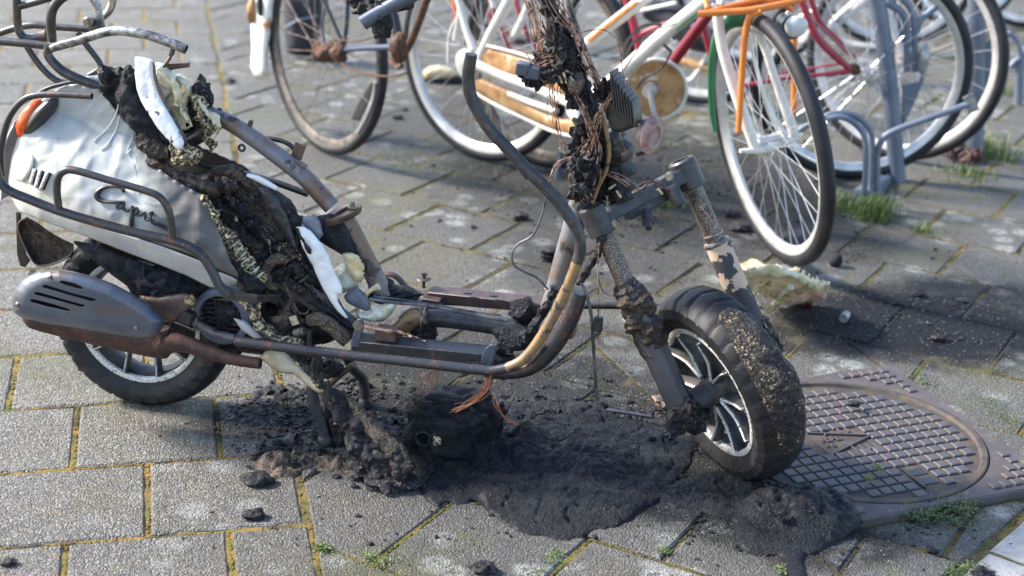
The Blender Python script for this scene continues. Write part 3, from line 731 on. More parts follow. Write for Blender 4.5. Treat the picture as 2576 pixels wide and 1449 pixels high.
# cast script badge
ZL_ = lambda z: (214.7 + z[0] / 9., 442.7 + z[1] / 9.)
def script(pts, r):
    Q = [ZL_(p) for p in pts]; R = [q * 1.25 for q in r] if hasattr(r, '__len__') else [r * 1.08] * len(Q)
    P = [S(x, y, body_o(x, y, 0, -99) + .006) for x, y in Q]
    return tube(MB(), P, [q / 9 * PX for q in R], 8, flat=1., updir=SN, per=5)
mb = MB()
for pts, r in (([(830, 355), (865, 320), (800, 275), (690, 245), (560, 237), (420, 262), (300, 340), (255, 435), (300, 525), (420, 575), (600, 592), (750, 595), (890, 600)], [28, 34, 24, 22, 24, 36, 48, 54, 46, 32, 28, 28, 28]),
               ([(890, 600), (800, 620), (725, 660), (715, 715), (760, 742), (820, 715), (850, 660), (885, 615), (862, 690), (880, 760), (940, 795), (1000, 770), (1050, 700), (1080, 700)], 26),
               ([(1068, 690), (1058, 900), (1025, 1235)], [32, 40, 46]), ([(1070, 790), (1110, 735), (1170, 730), (1195, 790), (1160, 840), (1105, 832)], 25),
               ([(1110, 840), (1170, 890), (1230, 895), (1290, 860), (1335, 830), (1365, 870), (1345, 930), (1375, 995), (1430, 985), (1480, 920), (1500, 890)], 25),
               ([(1480, 830), (1510, 870)], [46, 40]), ([(1490, 870), (1478, 980), (1530, 1055), (1650, 1100), (1780, 1160), (1872, 1222)], [26, 28, 32, 32, 30, 26])):
    q = script(pts, r); mb.add(q.v, q.f)
mb.build('badge_lettering', M['badge'], sc, label='black cast script lettering reading Capri')
# fine white strings hanging over the panel
for P in ([(300, 256), (290, 290), (268, 325), (234, 355)], [(302, 290), (290, 330), (270, 362), (252, 376)], [(335, 340), (318, 385), (330, 375)], [(415, 262), (420, 300), (427, 330)]):
    tube(MB(), [S(x, y, body_o(x, y, 0, -99) + .004) for x, y in P], .0014, 5).build('melted_string', M['white'], sc)

# ---- crash bars along the near side
T('crash_bar', [(-14, 405), (-2, 452), (20, 478), (70, 500), (150, 531), (250, 561), (340, 585), (430, 605), (478, 622), (510, 646), (535, 685), (552, 718), (580, 742)], 11, 'rustpipe', .205, seg=14)
T('crash_bar', [(148, 524), (143, 480), (146, 448), (160, 431), (190, 429), (280, 455), (360, 478), (402, 496), (424, 530), (431, 570), (434, 602)], [9, 9, 9, 9, 9, 8.5, 8.5, 8.5, 8.5, 8.5, 9], 'rustpipe', .205, seg=14)
T('crash_bar', [(6, 445), (2, 400), (8, 345), (25, 292), (56, 254), (92, 240), (150, 238), (231, 242)], 8, 'rustpipe', .17, seg=14, hollow=True)
T('crash_bar_foot', [(-20, 420), (4, 452)], 8, 'rustpipe', .19)
mb = MB(); beam(mb, S(562, 742, .2), S(648, 752, .19), .012, .016); beam(mb, S(640, 752, .19), S(700, 748, .12), .012, .014); mb.build('crash_bar_bracket', M['darksteel'], sc)
T('wire_loop', [(232, 212), (195, 205), (150, 213), (120, 222), (95, 235)], 5, 'rustpipe', .06)
# ---- rear rack and passenger backrest
T('rack_tube', [(-20, 90), (33, 72), (83, 63), (133, 67), (235, 74), (262, 72)], 9, 'darksteel', -.1)
T('rack_tube', [(-20, 102), (50, 108), (117, 115), (140, 116)], 10, 'darksteel', .05)
T('rack_tube', [(130, 122), (150, 115), (200, 101), (245, 86), (275, 79), (310, 78), (367, 87), (425, 106), (468, 124)], [9, 10.5, 10.5, 11, 11, 11, 11.5, 11.5, 11.5], 'rackbright', .1, seg=16, hollow=True)
T('rack_tube', [(122, 116), (121, 138), (135, 158), (160, 180), (200, 200), (235, 212)], [10, 11, 11, 12, 12, 11], 'darksteel', .1, seg=16)
T('rack_tube', [(232, 211), (243, 216), (252, 219)], [12, 9, 3], 'darksteel', .1, seg=16)
T('rack_tube', [(68, 117), (84, 142), (105, 170), (130, 194), (155, 207), (184, 205), (205, 196)], 8, 'darksteel', 0)
T('rack_tube', [(196, 82), (213, 107), (233, 133), (250, 156), (254, 170), (243, 180), (225, 190)], 7.5, 'darksteel', -.06)
T('backrest_tube', [(42, -14), (43, 30), (46, 70), (58, 92), (80, 97), (106, 92)], 10, 'darksteel', 0)
T('backrest_tube', [(48, 16), (90, 5), (140, -10)], 9, 'darksteel', 0)
T('backrest_tube', [(170, -14), (150, 0), (132, 25), (128, 60), (131, 108)], 11.5, 'darksteel', .03)
T('backrest_tube', [(228, -14), (243, 12), (249, 40), (254, 68)], 10, 'rackbright', .02)
T('backrest_tube', [(285, -18), (282, 8), (272, 30), (252, 48)], 9.5, 'chrome', -.02)
mb = MB(); lathe(mb, S(223, 55, .04), SN, [(-.01, .011), (.004, .011), (.006, .009), (.006, .0065), (.012, .0062), (.012, .001)], 18); mb.build('rack_bolt', M['bolt'], sc)
mb = MB(); lathe(mb, S(112, 90, .02), U(SA + UP * .2), [(-.006, .014), (.008, .014), (.008, .001)], 18); mb.build('rack_bolt', M['brown'], sc)
mb = MB(); beam(mb, S(226, 62, .03), S(252, 66, .03), .012, .028); mb.build('hinge_lug', M['darksteel'], sc)
mb = MB(); beam(mb, S(437, 118, .09), S(431, 140, .09), .016, .005, up=SA); beam(mb, S(431, 140, .09), S(414, 163, .07), .016, .005, up=SA); beam(mb, S(414, 163, .06), S(476, 161, .05), .016, .008); mb.build('rack_bracket', M['brown'], sc)
T('seat_stay', [(400, 178), (435, 168), (474, 162)], 7, 'darksteel', .04, hollow=True)

# ---- main frame
T('frame_tube', [(500, 282), (545, 293), (600, 322), (680, 378), (760, 440), (806, 488), (836, 520)], [18, 19, 20, 21, 21.5, 21.5, 21.5], 'greyrust', 0, seg=18)
T('frame_tube', [(440, 372), (480, 352), (520, 328), (545, 308)], 19, 'darksteel', .02, seg=16)
T('frame_tube', [(866, 545), (890, 590), (920, 650), (945, 700), (965, 745)], [22, 22.5, 23, 24, 25], 'greyrust', 0, seg=18)
T('frame_tube', [(478, 400), (520, 418), (566, 425), (612, 437), (690, 458), (775, 488)], 8.5, 'charpipe', -.1)
T('frame_tube', [(655, 346), (690, 350), (718, 358), (738, 372), (744, 386)], 6, 'darksteel', -.04)
mb = MB(); beam(mb, S(745, 398, -.01), S(757, 362, -.01), .003, .024, up=SA); beam(mb, S(733, 400, 0), S(770, 420, 0), .02, .004); mb.build('frame_bracket', M['brown'], sc)
mb = MB(); beam(mb, S(546, 296, 0), S(554, 272, 0), .004, .008, up=SA); beam(mb, S(622, 334, 0), S(632, 305, 0), .004, .010, up=SA); beam(mb, S(628, 306, 0), S(636, 303, 0), .006, .006); mb.build('frame_tab', M['darksteel'], sc)
mb = MB(); torus(mb, S(608, 372, .0), SN, .0065, circ_prof(.003, .003, 8), 16); mb.build('frame_eye', M['darksteel'], sc)
# the dished bracket at the knee of the frame
def brk(x, y): return 0
mb = MB()
ctr = S(862, 532, 0); vs = []; fs = []; m_ = 28
ang0 = [2 * math.pi * k / m_ for k in range(m_)]
for (sc_, dz) in ((1.0, -.012), (1.0, 0.), (.62, 0.), (.55, -.010)):
    for t in ang0: vs.append(ctr + SA * math.cos(t) * .036 * sc_ + SN * math.sin(t) * .055 * sc_ + UP * (dz + .012 * math.cos(t) * 1.0))
for r_ in range(3):
    for k in range(m_): k2 = (k + 1) % m_; fs.append((r_ * m_ + k, r_ * m_ + k2, (r_ + 1) * m_ + k2, (r_ + 1) * m_ + k))
mb.add(vs, fs).build('seat_bracket', M['brown'], sc, thick=.003, ang=30)
mb = MB(); lathe(mb, S(886, 522, .01), UP, [(0, .011), (.003, .011), (.003, .006), (.010, .006), (.010, .0045), (.014, .0045), (.014, .001)], 12); mb.build('bracket_bolt', M['bolt'], sc)

# ---- white rim strips and melted plastic
splate('seat_rim', [(342, 144), (360, 146), (383, 153), (386, 190), (396, 225), (410, 258), (432, 300), (452, 335), (462, 358), (458, 372), (446, 374), (425, 352), (400, 322), (378, 290), (356, 254), (346, 222), (341, 185)], lambda x, y: .05 + .0002 * (y - 140), M['whitechar'], sc, 3.5, .006, 10, .004, (), .002, 30)
T('seat_rim_lip', [(386, 156), (390, 195), (402, 230), (418, 262), (440, 302), (462, 345), (470, 368)], [3, 4, 4.5, 5, 5, 5, 3], 'silverburn', .075)
T('seat_rim_char', [(346, 205), (352, 250), (376, 290), (398, 325), (428, 358), (440, 372)], [4, 9, 11, 11, 12, 8], 'char', .05, amp=.008, ns=70)
splate('melted_lining', [(384, 168), (400, 158), (425, 172), (442, 195), (436, 225), (420, 245), (405, 250), (394, 225)], .03, M['palecream'], sc, 4, .028, 22, .004, (), .012, 28, 3, True)
splate('melted_lining', [(420, 196), (455, 190), (478, 204), (484, 222), (478, 248), (472, 268), (480, 300), (478, 318), (458, 328), (438, 318), (425, 290), (410, 262), (418, 240), (438, 222)], .015, M['cream'], sc, 3.6, .03, 20, .004,
       ([(455, 208), (464, 206), (470, 222), (466, 240), (456, 238)], [(430, 256), (440, 255), (450, 268), (449, 277), (438, 272)], [(466, 306), (476, 302), (482, 312), (474, 322), (466, 320)]), .018, 30, 4, True)
T('melted_strand', [(398, 180), (418, 196), (440, 214), (446, 240), (440, 262)], [3, 7, 8, 7, 4], 'cream', .07, amp=.004)
T('melted_strand', [(452, 262), (462, 285), (474, 300), (484, 318)], [4, 6, 5, 4], 'cream', .055, amp=.004)
T('melted_strand', [(480, 235), (500, 262), (512, 290), (524, 325), (530, 360), (528, 384)], [8, 13, 17, 17, 11, 2], 'creamchar', .03, amp=.012, ns=60)
T('melted_strand', [(498, 250), (520, 280), (542, 300), (546, 325), (534, 345)], [5, 8, 8, 9, 3], 'cream', .04, amp=.008, ns=60)
mb = MB(); lump(mb, S(488, 262, .0), (.028, .03, .06), .5, seed=4, ax=(U(SA - UP * .5), SN, U(UP + SA * .5))); lump(mb, S(512, 300, .0), (.025, .02, .04), .5, seed=6); mb.build('charred_seat_foam', M['char'], sc)
mb = MB(); lump(mb, S(470, 392, .07), (.03, .02, .022), .5, seed=9); lump(mb, S(452, 380, .07), (.02, .02, .02), .5, seed=1); mb.build('melted_knob', M['creamchar'], sc)
splate('seat_rim', [(606, 441), (628, 438), (650, 443), (675, 456), (700, 472), (694, 480), (668, 467), (640, 452), (622, 447)], .05, M['white'], sc, 3, .006, 8, .003)
def wl(x, y): return .07 + .0003 * (y - 570) * .3
splate('white_side_strip', [(746, 571), (762, 572), (779, 582), (808, 610), (826, 645), (842, 690), (858, 722), (860, 738), (848, 742), (850, 760), (866, 786), (874, 800), (868, 800), (846, 778), (820, 738), (798, 692), (778, 650), (760, 612)], wl, M['white'], sc, 4, .005, 12, .003, (), .006, 22)
T('burnt_edge', [(748, 574), (762, 615), (780, 655), (800, 700), (822, 742), (848, 782), (872, 802)], [2, 3, 3, 2.6, 2.6, 3, 3], 'rustchar', .075, amp=.003)
T('burnt_edge', [(755, 590), (770, 618), (778, 634), (783, 640)], [1, 5, 5, 1], 'char', .085, amp=.003)
splate('melted_white_scrap', [(894, 774), (905, 784), (925, 790), (938, 779), (950, 772), (972, 764), (993, 759), (996, 770), (982, 792), (966, 806), (945, 811), (922, 808), (902, 798)], .05, M['palecream'], sc, 4, .016, 14, .003, (), .01, 26, 2)
splate('slate_plate', [(866, 746), (880, 731), (896, 722), (912, 736), (928, 758), (932, 778), (920, 780), (896, 770), (874, 758)], .045, M['slate'], sc, 4, .012, 12, .003, (), .004, 22)
splate('yellowed_foam', [(862, 640), (884, 636), (902, 646), (913, 668), (914, 692), (905, 710), (893, 706), (884, 690), (872, 668), (866, 652)], .04, M['yellowfoam'], sc, 4, .022, 14, .004, (), .012, 24, 3, True)
mb = MB(); lump(mb, S(868, 702, .02), (.03, .03, .03), .35, seed=3); mb.build('melted_lump', M['palecream'], sc)
T('melted_stalk', [(920, 764), (922, 742), (934, 726), (952, 720)], [5, 6, 6, 9], 'yellowfoam', .04, amp=.006)

# ---- burned mass in the middle
splate('charred_seat_base', [(252, 216), (285, 190), (322, 172), (345, 172), (352, 215), (372, 262), (405, 318), (438, 368), (432, 400), (395, 380), (352, 350), (342, 330), (300, 292), (276, 258)], lambda x, y: .02, M['foam'], sc, 5, .05, 40, .005, (), .022, 22, 2)
T('charred_seat_edge', [(258, 200), (288, 186), (320, 182), (350, 188)], [12, 14, 14, 12], 'char', .04, amp=.02, ns=50)
T('charred_seat_edge', [(285, 205), (330, 195), (355, 225)], [6, 12, 10], 'char', .05, amp=.02, ns=50)
inner_poly = [(430, 440), (500, 440), (560, 428), (612, 436), (648, 470), (700, 478), (735, 520), (762, 575), (800, 660), (850, 752), (905, 812), (900, 845), (780, 868), (700, 850), (640, 780), (600, 720), (560, 640), (520, 540), (490, 490)]
splate('charred_interior', inner_poly, -.045, M['char'], sc, 7, .025, 60, .004, (), .022, 16, 2)
splate('soot_shield', [(800, 545), (835, 540), (862, 560), (888, 612), (905, 668), (900, 700), (862, 640), (830, 618), (808, 604), (780, 575)], .02, M['foam'], sc, 5, .018, 25, .004, (), .006, 14)
splate('melted_grey_skin', [(765, 545), (790, 540), (806, 560), (812, 590), (800, 604), (775, 578), (758, 560)], .05, M['slate'], sc, 4, .008, 12, .003, (), .006, 20)
def rope(name, pts, r, mat, o, amp=.006, ns=70, **k): return T(name, pts, r, mat, o, amp=amp, ns=ns, seg=14, per=9, **k)
rope('charred_rope', [(348, 342), (372, 362), (402, 380), (430, 384)], [16, 22, 24, 16], 'rustchar', .07)
rope('charred_rope', [(370, 398), (405, 420), (440, 440), (490, 462), (530, 476), (552, 480)], [12, 17, 17, 19, 19, 14], 'rustchar', .08)
rope('charred_rope', [(530, 466), (536, 440), (558, 430), (590, 432), (612, 450), (635, 470), (650, 490)], [7, 9, 13, 15, 15, 14, 10], 'rustchar', .05)
rope('charred_rope', [(545, 476), (580, 470), (600, 460)], [9, 14, 12], 'rustchar', .06)
rope('charred_rope', [(528, 486), (552, 520), (580, 560), (606, 590), (640, 622), (668, 656), (695, 690), (716, 720)], [10, 15, 16, 17, 18, 18, 15, 10], 'char', .06)
rope('charred_rope', [(600, 484), (636, 512), (664, 545), (690, 570), (708, 600), (712, 650)], [10, 13, 15, 18, 15, 9], 'rustchar', .05)
rope('charred_rope', [(560, 500), (590, 512), (612, 540)], [8, 9, 6], 'char', .05)
rope('charred_rope', [(650, 470), (690, 492), (726, 530), (752, 580), (775, 630), (800, 680)], [6, 10, 14, 13, 10, 6], 'char', .055)
rope('charred_edge', [(502, 486), (520, 506), (536, 530), (548, 555), (562, 580), (582, 605)], [5, 6, 6, 7, 7, 5], 'creamchar', .14, .008)
rope('charred_edge', [(556, 572), (576, 600), (600, 640), (624, 668), (648, 694), (664, 712)], [12, 18, 20, 20, 15, 7], 'creamchar', .11, .01)
rope('charred_edge', [(560, 640), (580, 664), (606, 690), (640, 716), (662, 730)], [8, 12, 16, 16, 8], 'char', .13)
q_ = random.Random(23)
for k in range(30):      # torn strips of burnt foam, trim and hose
    t = q_.random(); x = 520 + 270 * t + q_.gauss(0, 26); y = 470 + 300 * t + q_.gauss(0, 26); L = q_.uniform(22, 70); a = math.radians(q_.gauss(52, 22)); o_ = q_.uniform(.05, .09)
    P = [(x + math.cos(a) * L * u + q_.gauss(0, 4), y + math.sin(a) * L * u + q_.gauss(0, 4), o_ + q_.gauss(0, .006)) for u in (-.5, -.15, .2, .5)]
    tube(MB(), PT(P), [q_.uniform(.0008, .002), q_.uniform(.003, .007), q_.uniform(.003, .006), .001], 8, amp=.004, ns=90, flat=q_.uniform(.3, .9), per=6).build('charred_strip', M[q_.choice(('char', 'char', 'rustchar', 'tanchar', 'charpipe', 'creamchar', 'goldchar'))], sc)
for k in range(9):      # pleats where the grille melted
    t = k / 8; x = 566 + 84 * t; y = 588 + 104 * t
    T('melted_pleat', [(x - 10, y + 10), (x + 2, y + 2), (x + 13, y - 8)], [1.8, 2.6, 1.6], 'palecream', .125 + .003 * (k % 2), seg=6, amp=.002)
rope('charred_hose', [(700, 722), (676, 712), (668, 685), (680, 660), (704, 650), (722, 662)], [9, 12, 13, 12, 12, 9], 'tanchar', .09, .005)
rope('charred_hose', [(702, 700), (710, 680), (728, 668), (748, 676), (756, 696)], [8, 10, 12, 12, 8], 'char', .08, .008)
splate('burnt_seat_bucket', [(645, 470), (672, 474), (700, 498), (722, 534), (738, 580), (752, 622), (742, 632), (718, 600), (690, 560), (668, 520)], .055, M['charpipe'], sc, 4, .022, 18, .003, (), .006, 20)
splate('gold_flecked_sheet', [(632, 482), (652, 478), (668, 510), (690, 540), (688, 552), (668, 536), (650, 515)], .062, M['goldchar'], sc, 4, .008, 8, .003, (), .006, 30)
mb = MB()
for k, (x, y, r, s_) in enumerate(((722, 640, .028, 1), (742, 668, .028, 2), (760, 640, .022, 3), (640, 560, .02, 5), (770, 700, .02, 6), (620, 530, .02, 7), (735, 560, .02, 8))): lump(mb, S(x, y, .05), (r, r * .8, r), .6, seed=s_)
mb.build('charred_lump', M['char'], sc)
mb = MB(); lump(mb, S(655, 500, .06), (.014, .012, .014), .6, seed=13); mb.build('cream_flecked_lump', M['goldchar'], sc)
mb = MB(); lump(mb, S(735, 652, .062), (.024, .014, .02), .6, seed=12); lump(mb, S(722, 630, .065), (.02, .012, .016), .5, seed=11); mb.build('cream_flecked_lump', M['goldchar'], sc)
T('inner_tube', [(640, 560), (670, 600), (705, 640)], 15, 'charpipe', .03)
beam_ = MB(); beam(beam_, S(690, 684, .06), S(905, 836, .06), .03, .034); beam_.build('side_frame_rail', M['charpipe'], sc)
rope('charred_rope', [(716, 700), (760, 732), (810, 770), (860, 806), (905, 830)], [8, 12, 10, 10, 6], 'char', .075, .006)
mb = MB(); beam(mb, S(742, 700, .08), S(762, 690, .08), .003, .006); beam(mb, S(752, 710, .08), S(776, 694, .08), .003, .005); mb.build('slotted_tab', M['charpipe'], sc)
T('wire_hook', [(715, 710), (730, 745), (752, 785), (770, 788), (778, 778)], 2, 'burntwire', .09)
mb = MB(); box(mb, S(740, 806, .1), (U(SA + UP * .4), SN, U(UP - SA * .4)), (.008, .002, .010), .3); mb.build('dry_leaf_scrap', M['yellowfoam'], sc)
mb = MB(); lathe(mb, S(745, 838, .1), U(SA + UP * .5 + SN * .4), [(0, .010), (.02, .010), (.02, .008), (.026, .008), (.026, .001)], 14); mb.build('steel_bush', M['bolt'], sc)

# ---- engine, silencer, fan
splate('silencer_heat_shield', [(32, 766), (33, 745), (40, 728), (55, 708), (75, 694), (100, 683), (125, 678), (150, 678), (185, 684), (235, 697), (285, 715), (335, 742), (380, 771), (404, 794), (412, 806), (408, 824), (398, 840), (380, 849), (358, 851), (325, 848), (290, 842), (245, 834), (200, 826), (150, 818), (110, 812), (72, 802), (48, 794), (36, 784)],
       .165, M['heatshield'], sc, 1.7, .035, 34, .0025,
       ([(143, 708), (160, 706), (190, 713), (208, 722), (210, 728), (195, 726), (165, 718)], [(106, 716), (120, 717), (180, 736), (243, 752), (240, 757), (232, 758), (170, 741), (108, 723)], [(86, 733), (100, 735), (160, 752), (218, 768), (214, 772), (205, 772), (150, 757), (88, 741)], [(76, 751), (95, 754), (140, 766), (180, 779), (176, 782), (165, 781), (120, 771), (77, 759)]))
splate('slot_shade_sheet', [(62, 712), (130, 696), (230, 712), (262, 752), (225, 788), (120, 790), (62, 770)], .150, M['blackpl'], sc, 8)  # black sheet added behind the shield slots to give them dark shade
for (x, y) in ((133, 694), (50, 763), (349, 817)):
    mb = MB(); lathe(mb, S(x, y, .187), SN, [(0, .009), (.003, .009), (.003, .0062), (.008, .0062), (.010, .004), (.016, .004), (.016, .0005)], 14); mb.build('shield_bolt', M['bolt'], sc)
T('silencer', [(62, 778), (90, 786), (200, 812), (320, 838), (400, 858), (432, 862)], [16, 42, 45, 46, 42, 26], 'deeprust', .12, seg=22)
T('silencer_stub', [(52, 790), (68, 796)], 7, 'blackpl', .14)
T('exhaust_pipe', [(395, 850), (412, 862), (440, 862), (480, 870), (530, 888), (580, 902), (620, 910), (655, 914)], [30, 33, 24, 20, 18, 15, 14, 14], 'deeprust', .13, seg=18, amp=.001)
T('exhaust_collar', [(402, 826), (408, 870), (404, 892)], [24, 28, 20], 'deeprust', .125, seg=16)
splate('silencer_bracket', [(352, 745), (400, 748), (440, 742), (470, 738), (486, 742), (492, 754), (486, 768), (470, 782), (450, 800), (430, 812), (395, 790), (365, 762)], .12, M['brown'], sc, 4, .01, 14, .004)
mb = MB(); lathe(mb, S(479, 753, .135), SN, [(0, .013), (.004, .013), (.004, .009), (.013, .009), (.013, .001)], 6); mb.build('bracket_bolt', M['brass'], sc)
mb = MB(); box(mb, S(470, 796, .12), (U(SA - UP * .3), SN, U(UP + SA * .3)), (.016, .012, .014), .25); mb.build('breather_box', M['blackpl'], sc)
T('breather_tube', [(484, 800), (500, 816), (520, 828), (548, 840), (590, 850)], [12, 13, 11, 10, 10], 'greyrust', .09)
FN = S(562, 792, .05)
mb = MB(); torus(mb, FN, SN, .055, [(.018, -.006), (.02, 0), (.014, .008), (-.02, .010), (-.02, -.008)], 48); mb.build('fan_housing', M['slate'], sc)
mb = MB(); lathe(mb, FN - SN * .015, SN, [(0, .055), (.004, .055), (.004, .001)], 32); mb.build('fan_back', M['blackpl'], sc)
for k in range(8):
    z = -.038 + .011 * k; l_ = math.sqrt(.05 ** 2 - z * z); mb = MB(); beam(mb, FN + UP * z - SA * l_ + SN * .008, FN + UP * z + SA * l_ + SN * .008, .004, .0035); mb.build('fan_grille_bar', M['charpipe'], sc)
for k in range(4):
    t = k * math.pi / 4 + .4; mb = MB(); beam(mb, FN + SN * .01 - (SA * math.cos(t) + UP * math.sin(t)) * .05, FN + SN * .01 + (SA * math.cos(t) + UP * math.sin(t)) * .05, .004, .003); mb.build('fan_grille_bar', M['charpipe'], sc)
mb = MB(); box(mb, S(520, 800, -.03), (SA, SN, UP), (.11, .06, .06), .3); box(mb, S(640, 830, -.02), (SA, SN, UP), (.07, .05, .04), .3); lump(mb, S(600, 770, 0), (.07, .06, .05), .3, seed=2); lump(mb, S(690, 830, .0), (.08, .06, .05), .4, seed=5); mb.build('engine_block', M['char'], sc)
splate('splash_shield', [(183, 606), (260, 622), (330, 650), (392, 676), (388, 706), (372, 748), (352, 740), (290, 694), (230, 648)], .07, M['foam'], sc, 4, .01, 10, .004, (), .003, 10)
mb = MB(); lump(mb, S(418, 712, .07), (.06, .05, .034), .35, ns=3, seed=8, sub=4); lump(mb, S(372, 716, .08), (.02, .03, .04), .35, ns=3, seed=3); mb.build('scorched_air_filter', M['foam'], sc)
splate('rear_mudguard', [(46, 572), (52, 556), (66, 548), (90, 560), (120, 582), (150, 600), (183, 615), (180, 632), (168, 646), (150, 658), (132, 665), (110, 668), (92, 666), (78, 648), (62, 620), (50, 596)], .03, M['rustchar'], sc, 4, -.012, 12, .004)
T('mudguard_lip', [(68, 548), (50, 558), (46, 575), (55, 604), (72, 638), (90, 664), (115, 668), (150, 658), (178, 640), (184, 620)], 2.6, 'brown', .034)
splate('plate_bracket', [(41, 532), (52, 536), (54, 600), (66, 640), (76, 656), (64, 672), (52, 668), (44, 640)], .0, M['blackpl'], sc, 4, 0, 5, .004, ([(60, 648), (66, 652), (68, 660), (62, 662), (58, 656)],))
rope('cream_edge_strip', [(604, 752), (622, 770), (636, 795), (652, 822), (676, 842), (706, 852), (740, 856), (768, 862)], [7, 10, 9, 9, 9, 8, 7, 3], 'creamchar', .15, .005)
rope('cream_edge_strip', [(640, 770), (652, 760), (648, 782), (656, 806), (680, 826), (706, 840)], [4, 6, 6, 7, 6, 4], 'creamchar', .13, .005)
splate('beige_under_panel', [(588, 800), (620, 810), (660, 850), (640, 850), (610, 830)], .12, M['skirt'], sc, 4, .006, 8, .003)
# the fallen leg shield, its lower end resting on the ground
GEND = gnd(1000, 1225); OE = float((GEND - S.O) @ SN)
def leg_o(x, y): t = min(1, max(0, (y - 880) / 330)); return .13 + (OE - .13) * t
splate('fallen_panel', [(656, 900), (668, 884), (690, 880), (718, 884), (745, 908), (778, 940), (806, 966), (822, 990), (800, 986), (768, 966), (738, 940), (700, 936), (676, 918)], leg_o, M['beige'], sc, 5, .012, 14, .003, (), .004, 16)
splate('fallen_panel_skin', [(716, 886), (742, 890), (780, 920), (820, 955), (850, 982), (880, 1004), (915, 1040), (945, 1066), (980, 1096), (1012, 1118), (1030, 1150), (1040, 1180), (1020, 1205), (1016, 1230), (990, 1246), (955, 1238), (915, 1190), (880, 1135), (856, 1080), (838, 1040), (812, 1000), (790, 960), (756, 925)], leg_o, M['char'], sc, 3.5, .018, 22, .004, (), .02, 32, 5)
splate('fallen_panel_lining', [(868, 1000), (890, 1006), (918, 1038), (948, 1066), (982, 1096), (1014, 1118), (1030, 1150), (1038, 1176), (1016, 1192), (985, 1168), (955, 1130), (922, 1086), (890, 1044)], lambda x, y: leg_o(x, y) + .014, M['tanchar'], sc, 4, .008, 16, .003, (), .006, 30, 3)
mb = MB(); lump(mb, gnd(985, 1225) + UP * .012, (.05, .035, .018), .6, ns=2, seed=91); lump(mb, gnd(920, 1190) + UP * .014, (.035, .04, .02), .6, ns=2, seed=92); lump(mb, gnd(860, 1110) + UP * .04, (.03, .03, .05), .6, ns=2, seed=93); mb.build('fallen_panel_toe', M['char'], sc)
rope('fallen_panel_edge', [(722, 890), (770, 930), (812, 975), (836, 1020), (850, 1070)], [4, 6, 8, 9, 6], 'goldchar', .12, .006) if False else None
q = [(744, 905), (790, 950), (822, 985), (842, 1025), (852, 1065)]
tube(MB(), [S(x, y, leg_o(x, y) + .008) for x, y in q], [.004, .007, .008, .009, .006], 12, amp=.01, ns=60, per=8).build('fallen_panel_edge', M['creamchar'], sc)

# ---- foot boards, stand, lower rails
def rail(name, p, q, o, wd, ht, mat, bev=.12): mb = MB(); beam(mb, S(*p, o), S(*q, o), wd, ht, bev=bev); return mb.build(name, M[mat], sc)
rail('floor_rail', (892, 862), (1232, 896), .1, .05, .028, 'charpipe')
mb = MB(); tube(mb, [S(x, y, .085) for x, y in ((1000, 878), (1080, 884), (1160, 888), (1236, 892))], .018, 12, amp=.012, ns=70, per=12, flat=.7); mb.build('melted_floor_crust', M['tar'], sc)
T('floor_tube', [(776, 806), (800, 802), (826, 815), (852, 838), (874, 862)], [15, 17, 17, 17, 16], 'tanchar', .11, amp=.002)
T('footpeg_pin', [(778, 828), (778, 872)], 6, 'charpipe', .11)
splate('mounting_strap', [(895, 816), (898, 805), (907, 801), (915, 806), (914, 822), (906, 850), (903, 873), (885, 873), (887, 850)], .165, M['heatshield'], sc, 3.5, 0, 4, .004)
mb = MB(); lathe(mb, S(900, 818, .168), SN, [(0, .011), (.002, .011), (.002, .007), (.008, .007), (.008, .001)], 6); mb.build('strap_bolt', M['bolt'], sc)
splate('mounting_strap', [(1222, 876), (1235, 866), (1250, 868), (1246, 885), (1240, 912), (1210, 912), (1214, 892)], .155, M['heatshield'], sc, 3.5, 0, 4, .004)
mb = MB(); box(mb, S(975, 838, .1), (SA, SN, UP), (.022, .018, .012), .15); mb.build('rail_bracket', M['brown'], sc)
T('crash_bar', [(592, 858), (700, 872), (800, 884), (900, 896), (1010, 908), (1120, 921), (1200, 930), (1240, 932), (1275, 926)], 11.5, 'rustpipe', .185, seg=16)
T('leg_guard_tube', [(1275, 926), (1312, 908), (1345, 872), (1375, 826), (1405, 770), (1432, 712), (1452, 660)], [11.5, 12, 12, 12.5, 12.5, 12.5, 12.5], 'ochrepipe', .185, seg=16)
T('leg_guard_tube', [(1452, 660), (1460, 625), (1455, 590), (1438, 555), (1408, 512), (1362, 462), (1316, 418), (1272, 368), (1236, 330), (1205, 285), (1184, 240), (1178, 190), (1186, 136)], [12.5, 13, 13, 13.5, 14, 14, 14, 14, 14, 13.5, 13.5, 13.5, 13], 'charpipe', .185, seg=16)
rope('charred_rope', [(1300, 402), (1330, 436), (1362, 468)], [8, 12, 8], 'char', .18, .006)
T('frame_tube', [(1222, 938), (1300, 936), (1350, 916), (1392, 872), (1424, 822), (1446, 775), (1458, 735)], [14, 16, 18, 20, 21, 20, 18], 'rustpipe', .06, seg=18)
mb = MB(); lump(mb, S(1428, 800, .02), (.02, .03, .045), .08, seed=3, ax=(U(SA + UP * .3), SN, U(UP - SA * .2))); mb.build('tanned_bulge', M['ochrepipe'], sc)
T('down_tube', [(1478, 420), (1462, 500), (1446, 560), (1424, 640), (1402, 720), (1380, 790)], [26, 26, 26, 26, 25, 24], 'greyrust', 0, seg=20)
rope('charred_rope', [(1250, 888), (1290, 862), (1320, 848), (1350, 812), (1378, 765), (1396, 722)], [10, 20, 12, 11, 10, 7], 'tar', .1, .012)
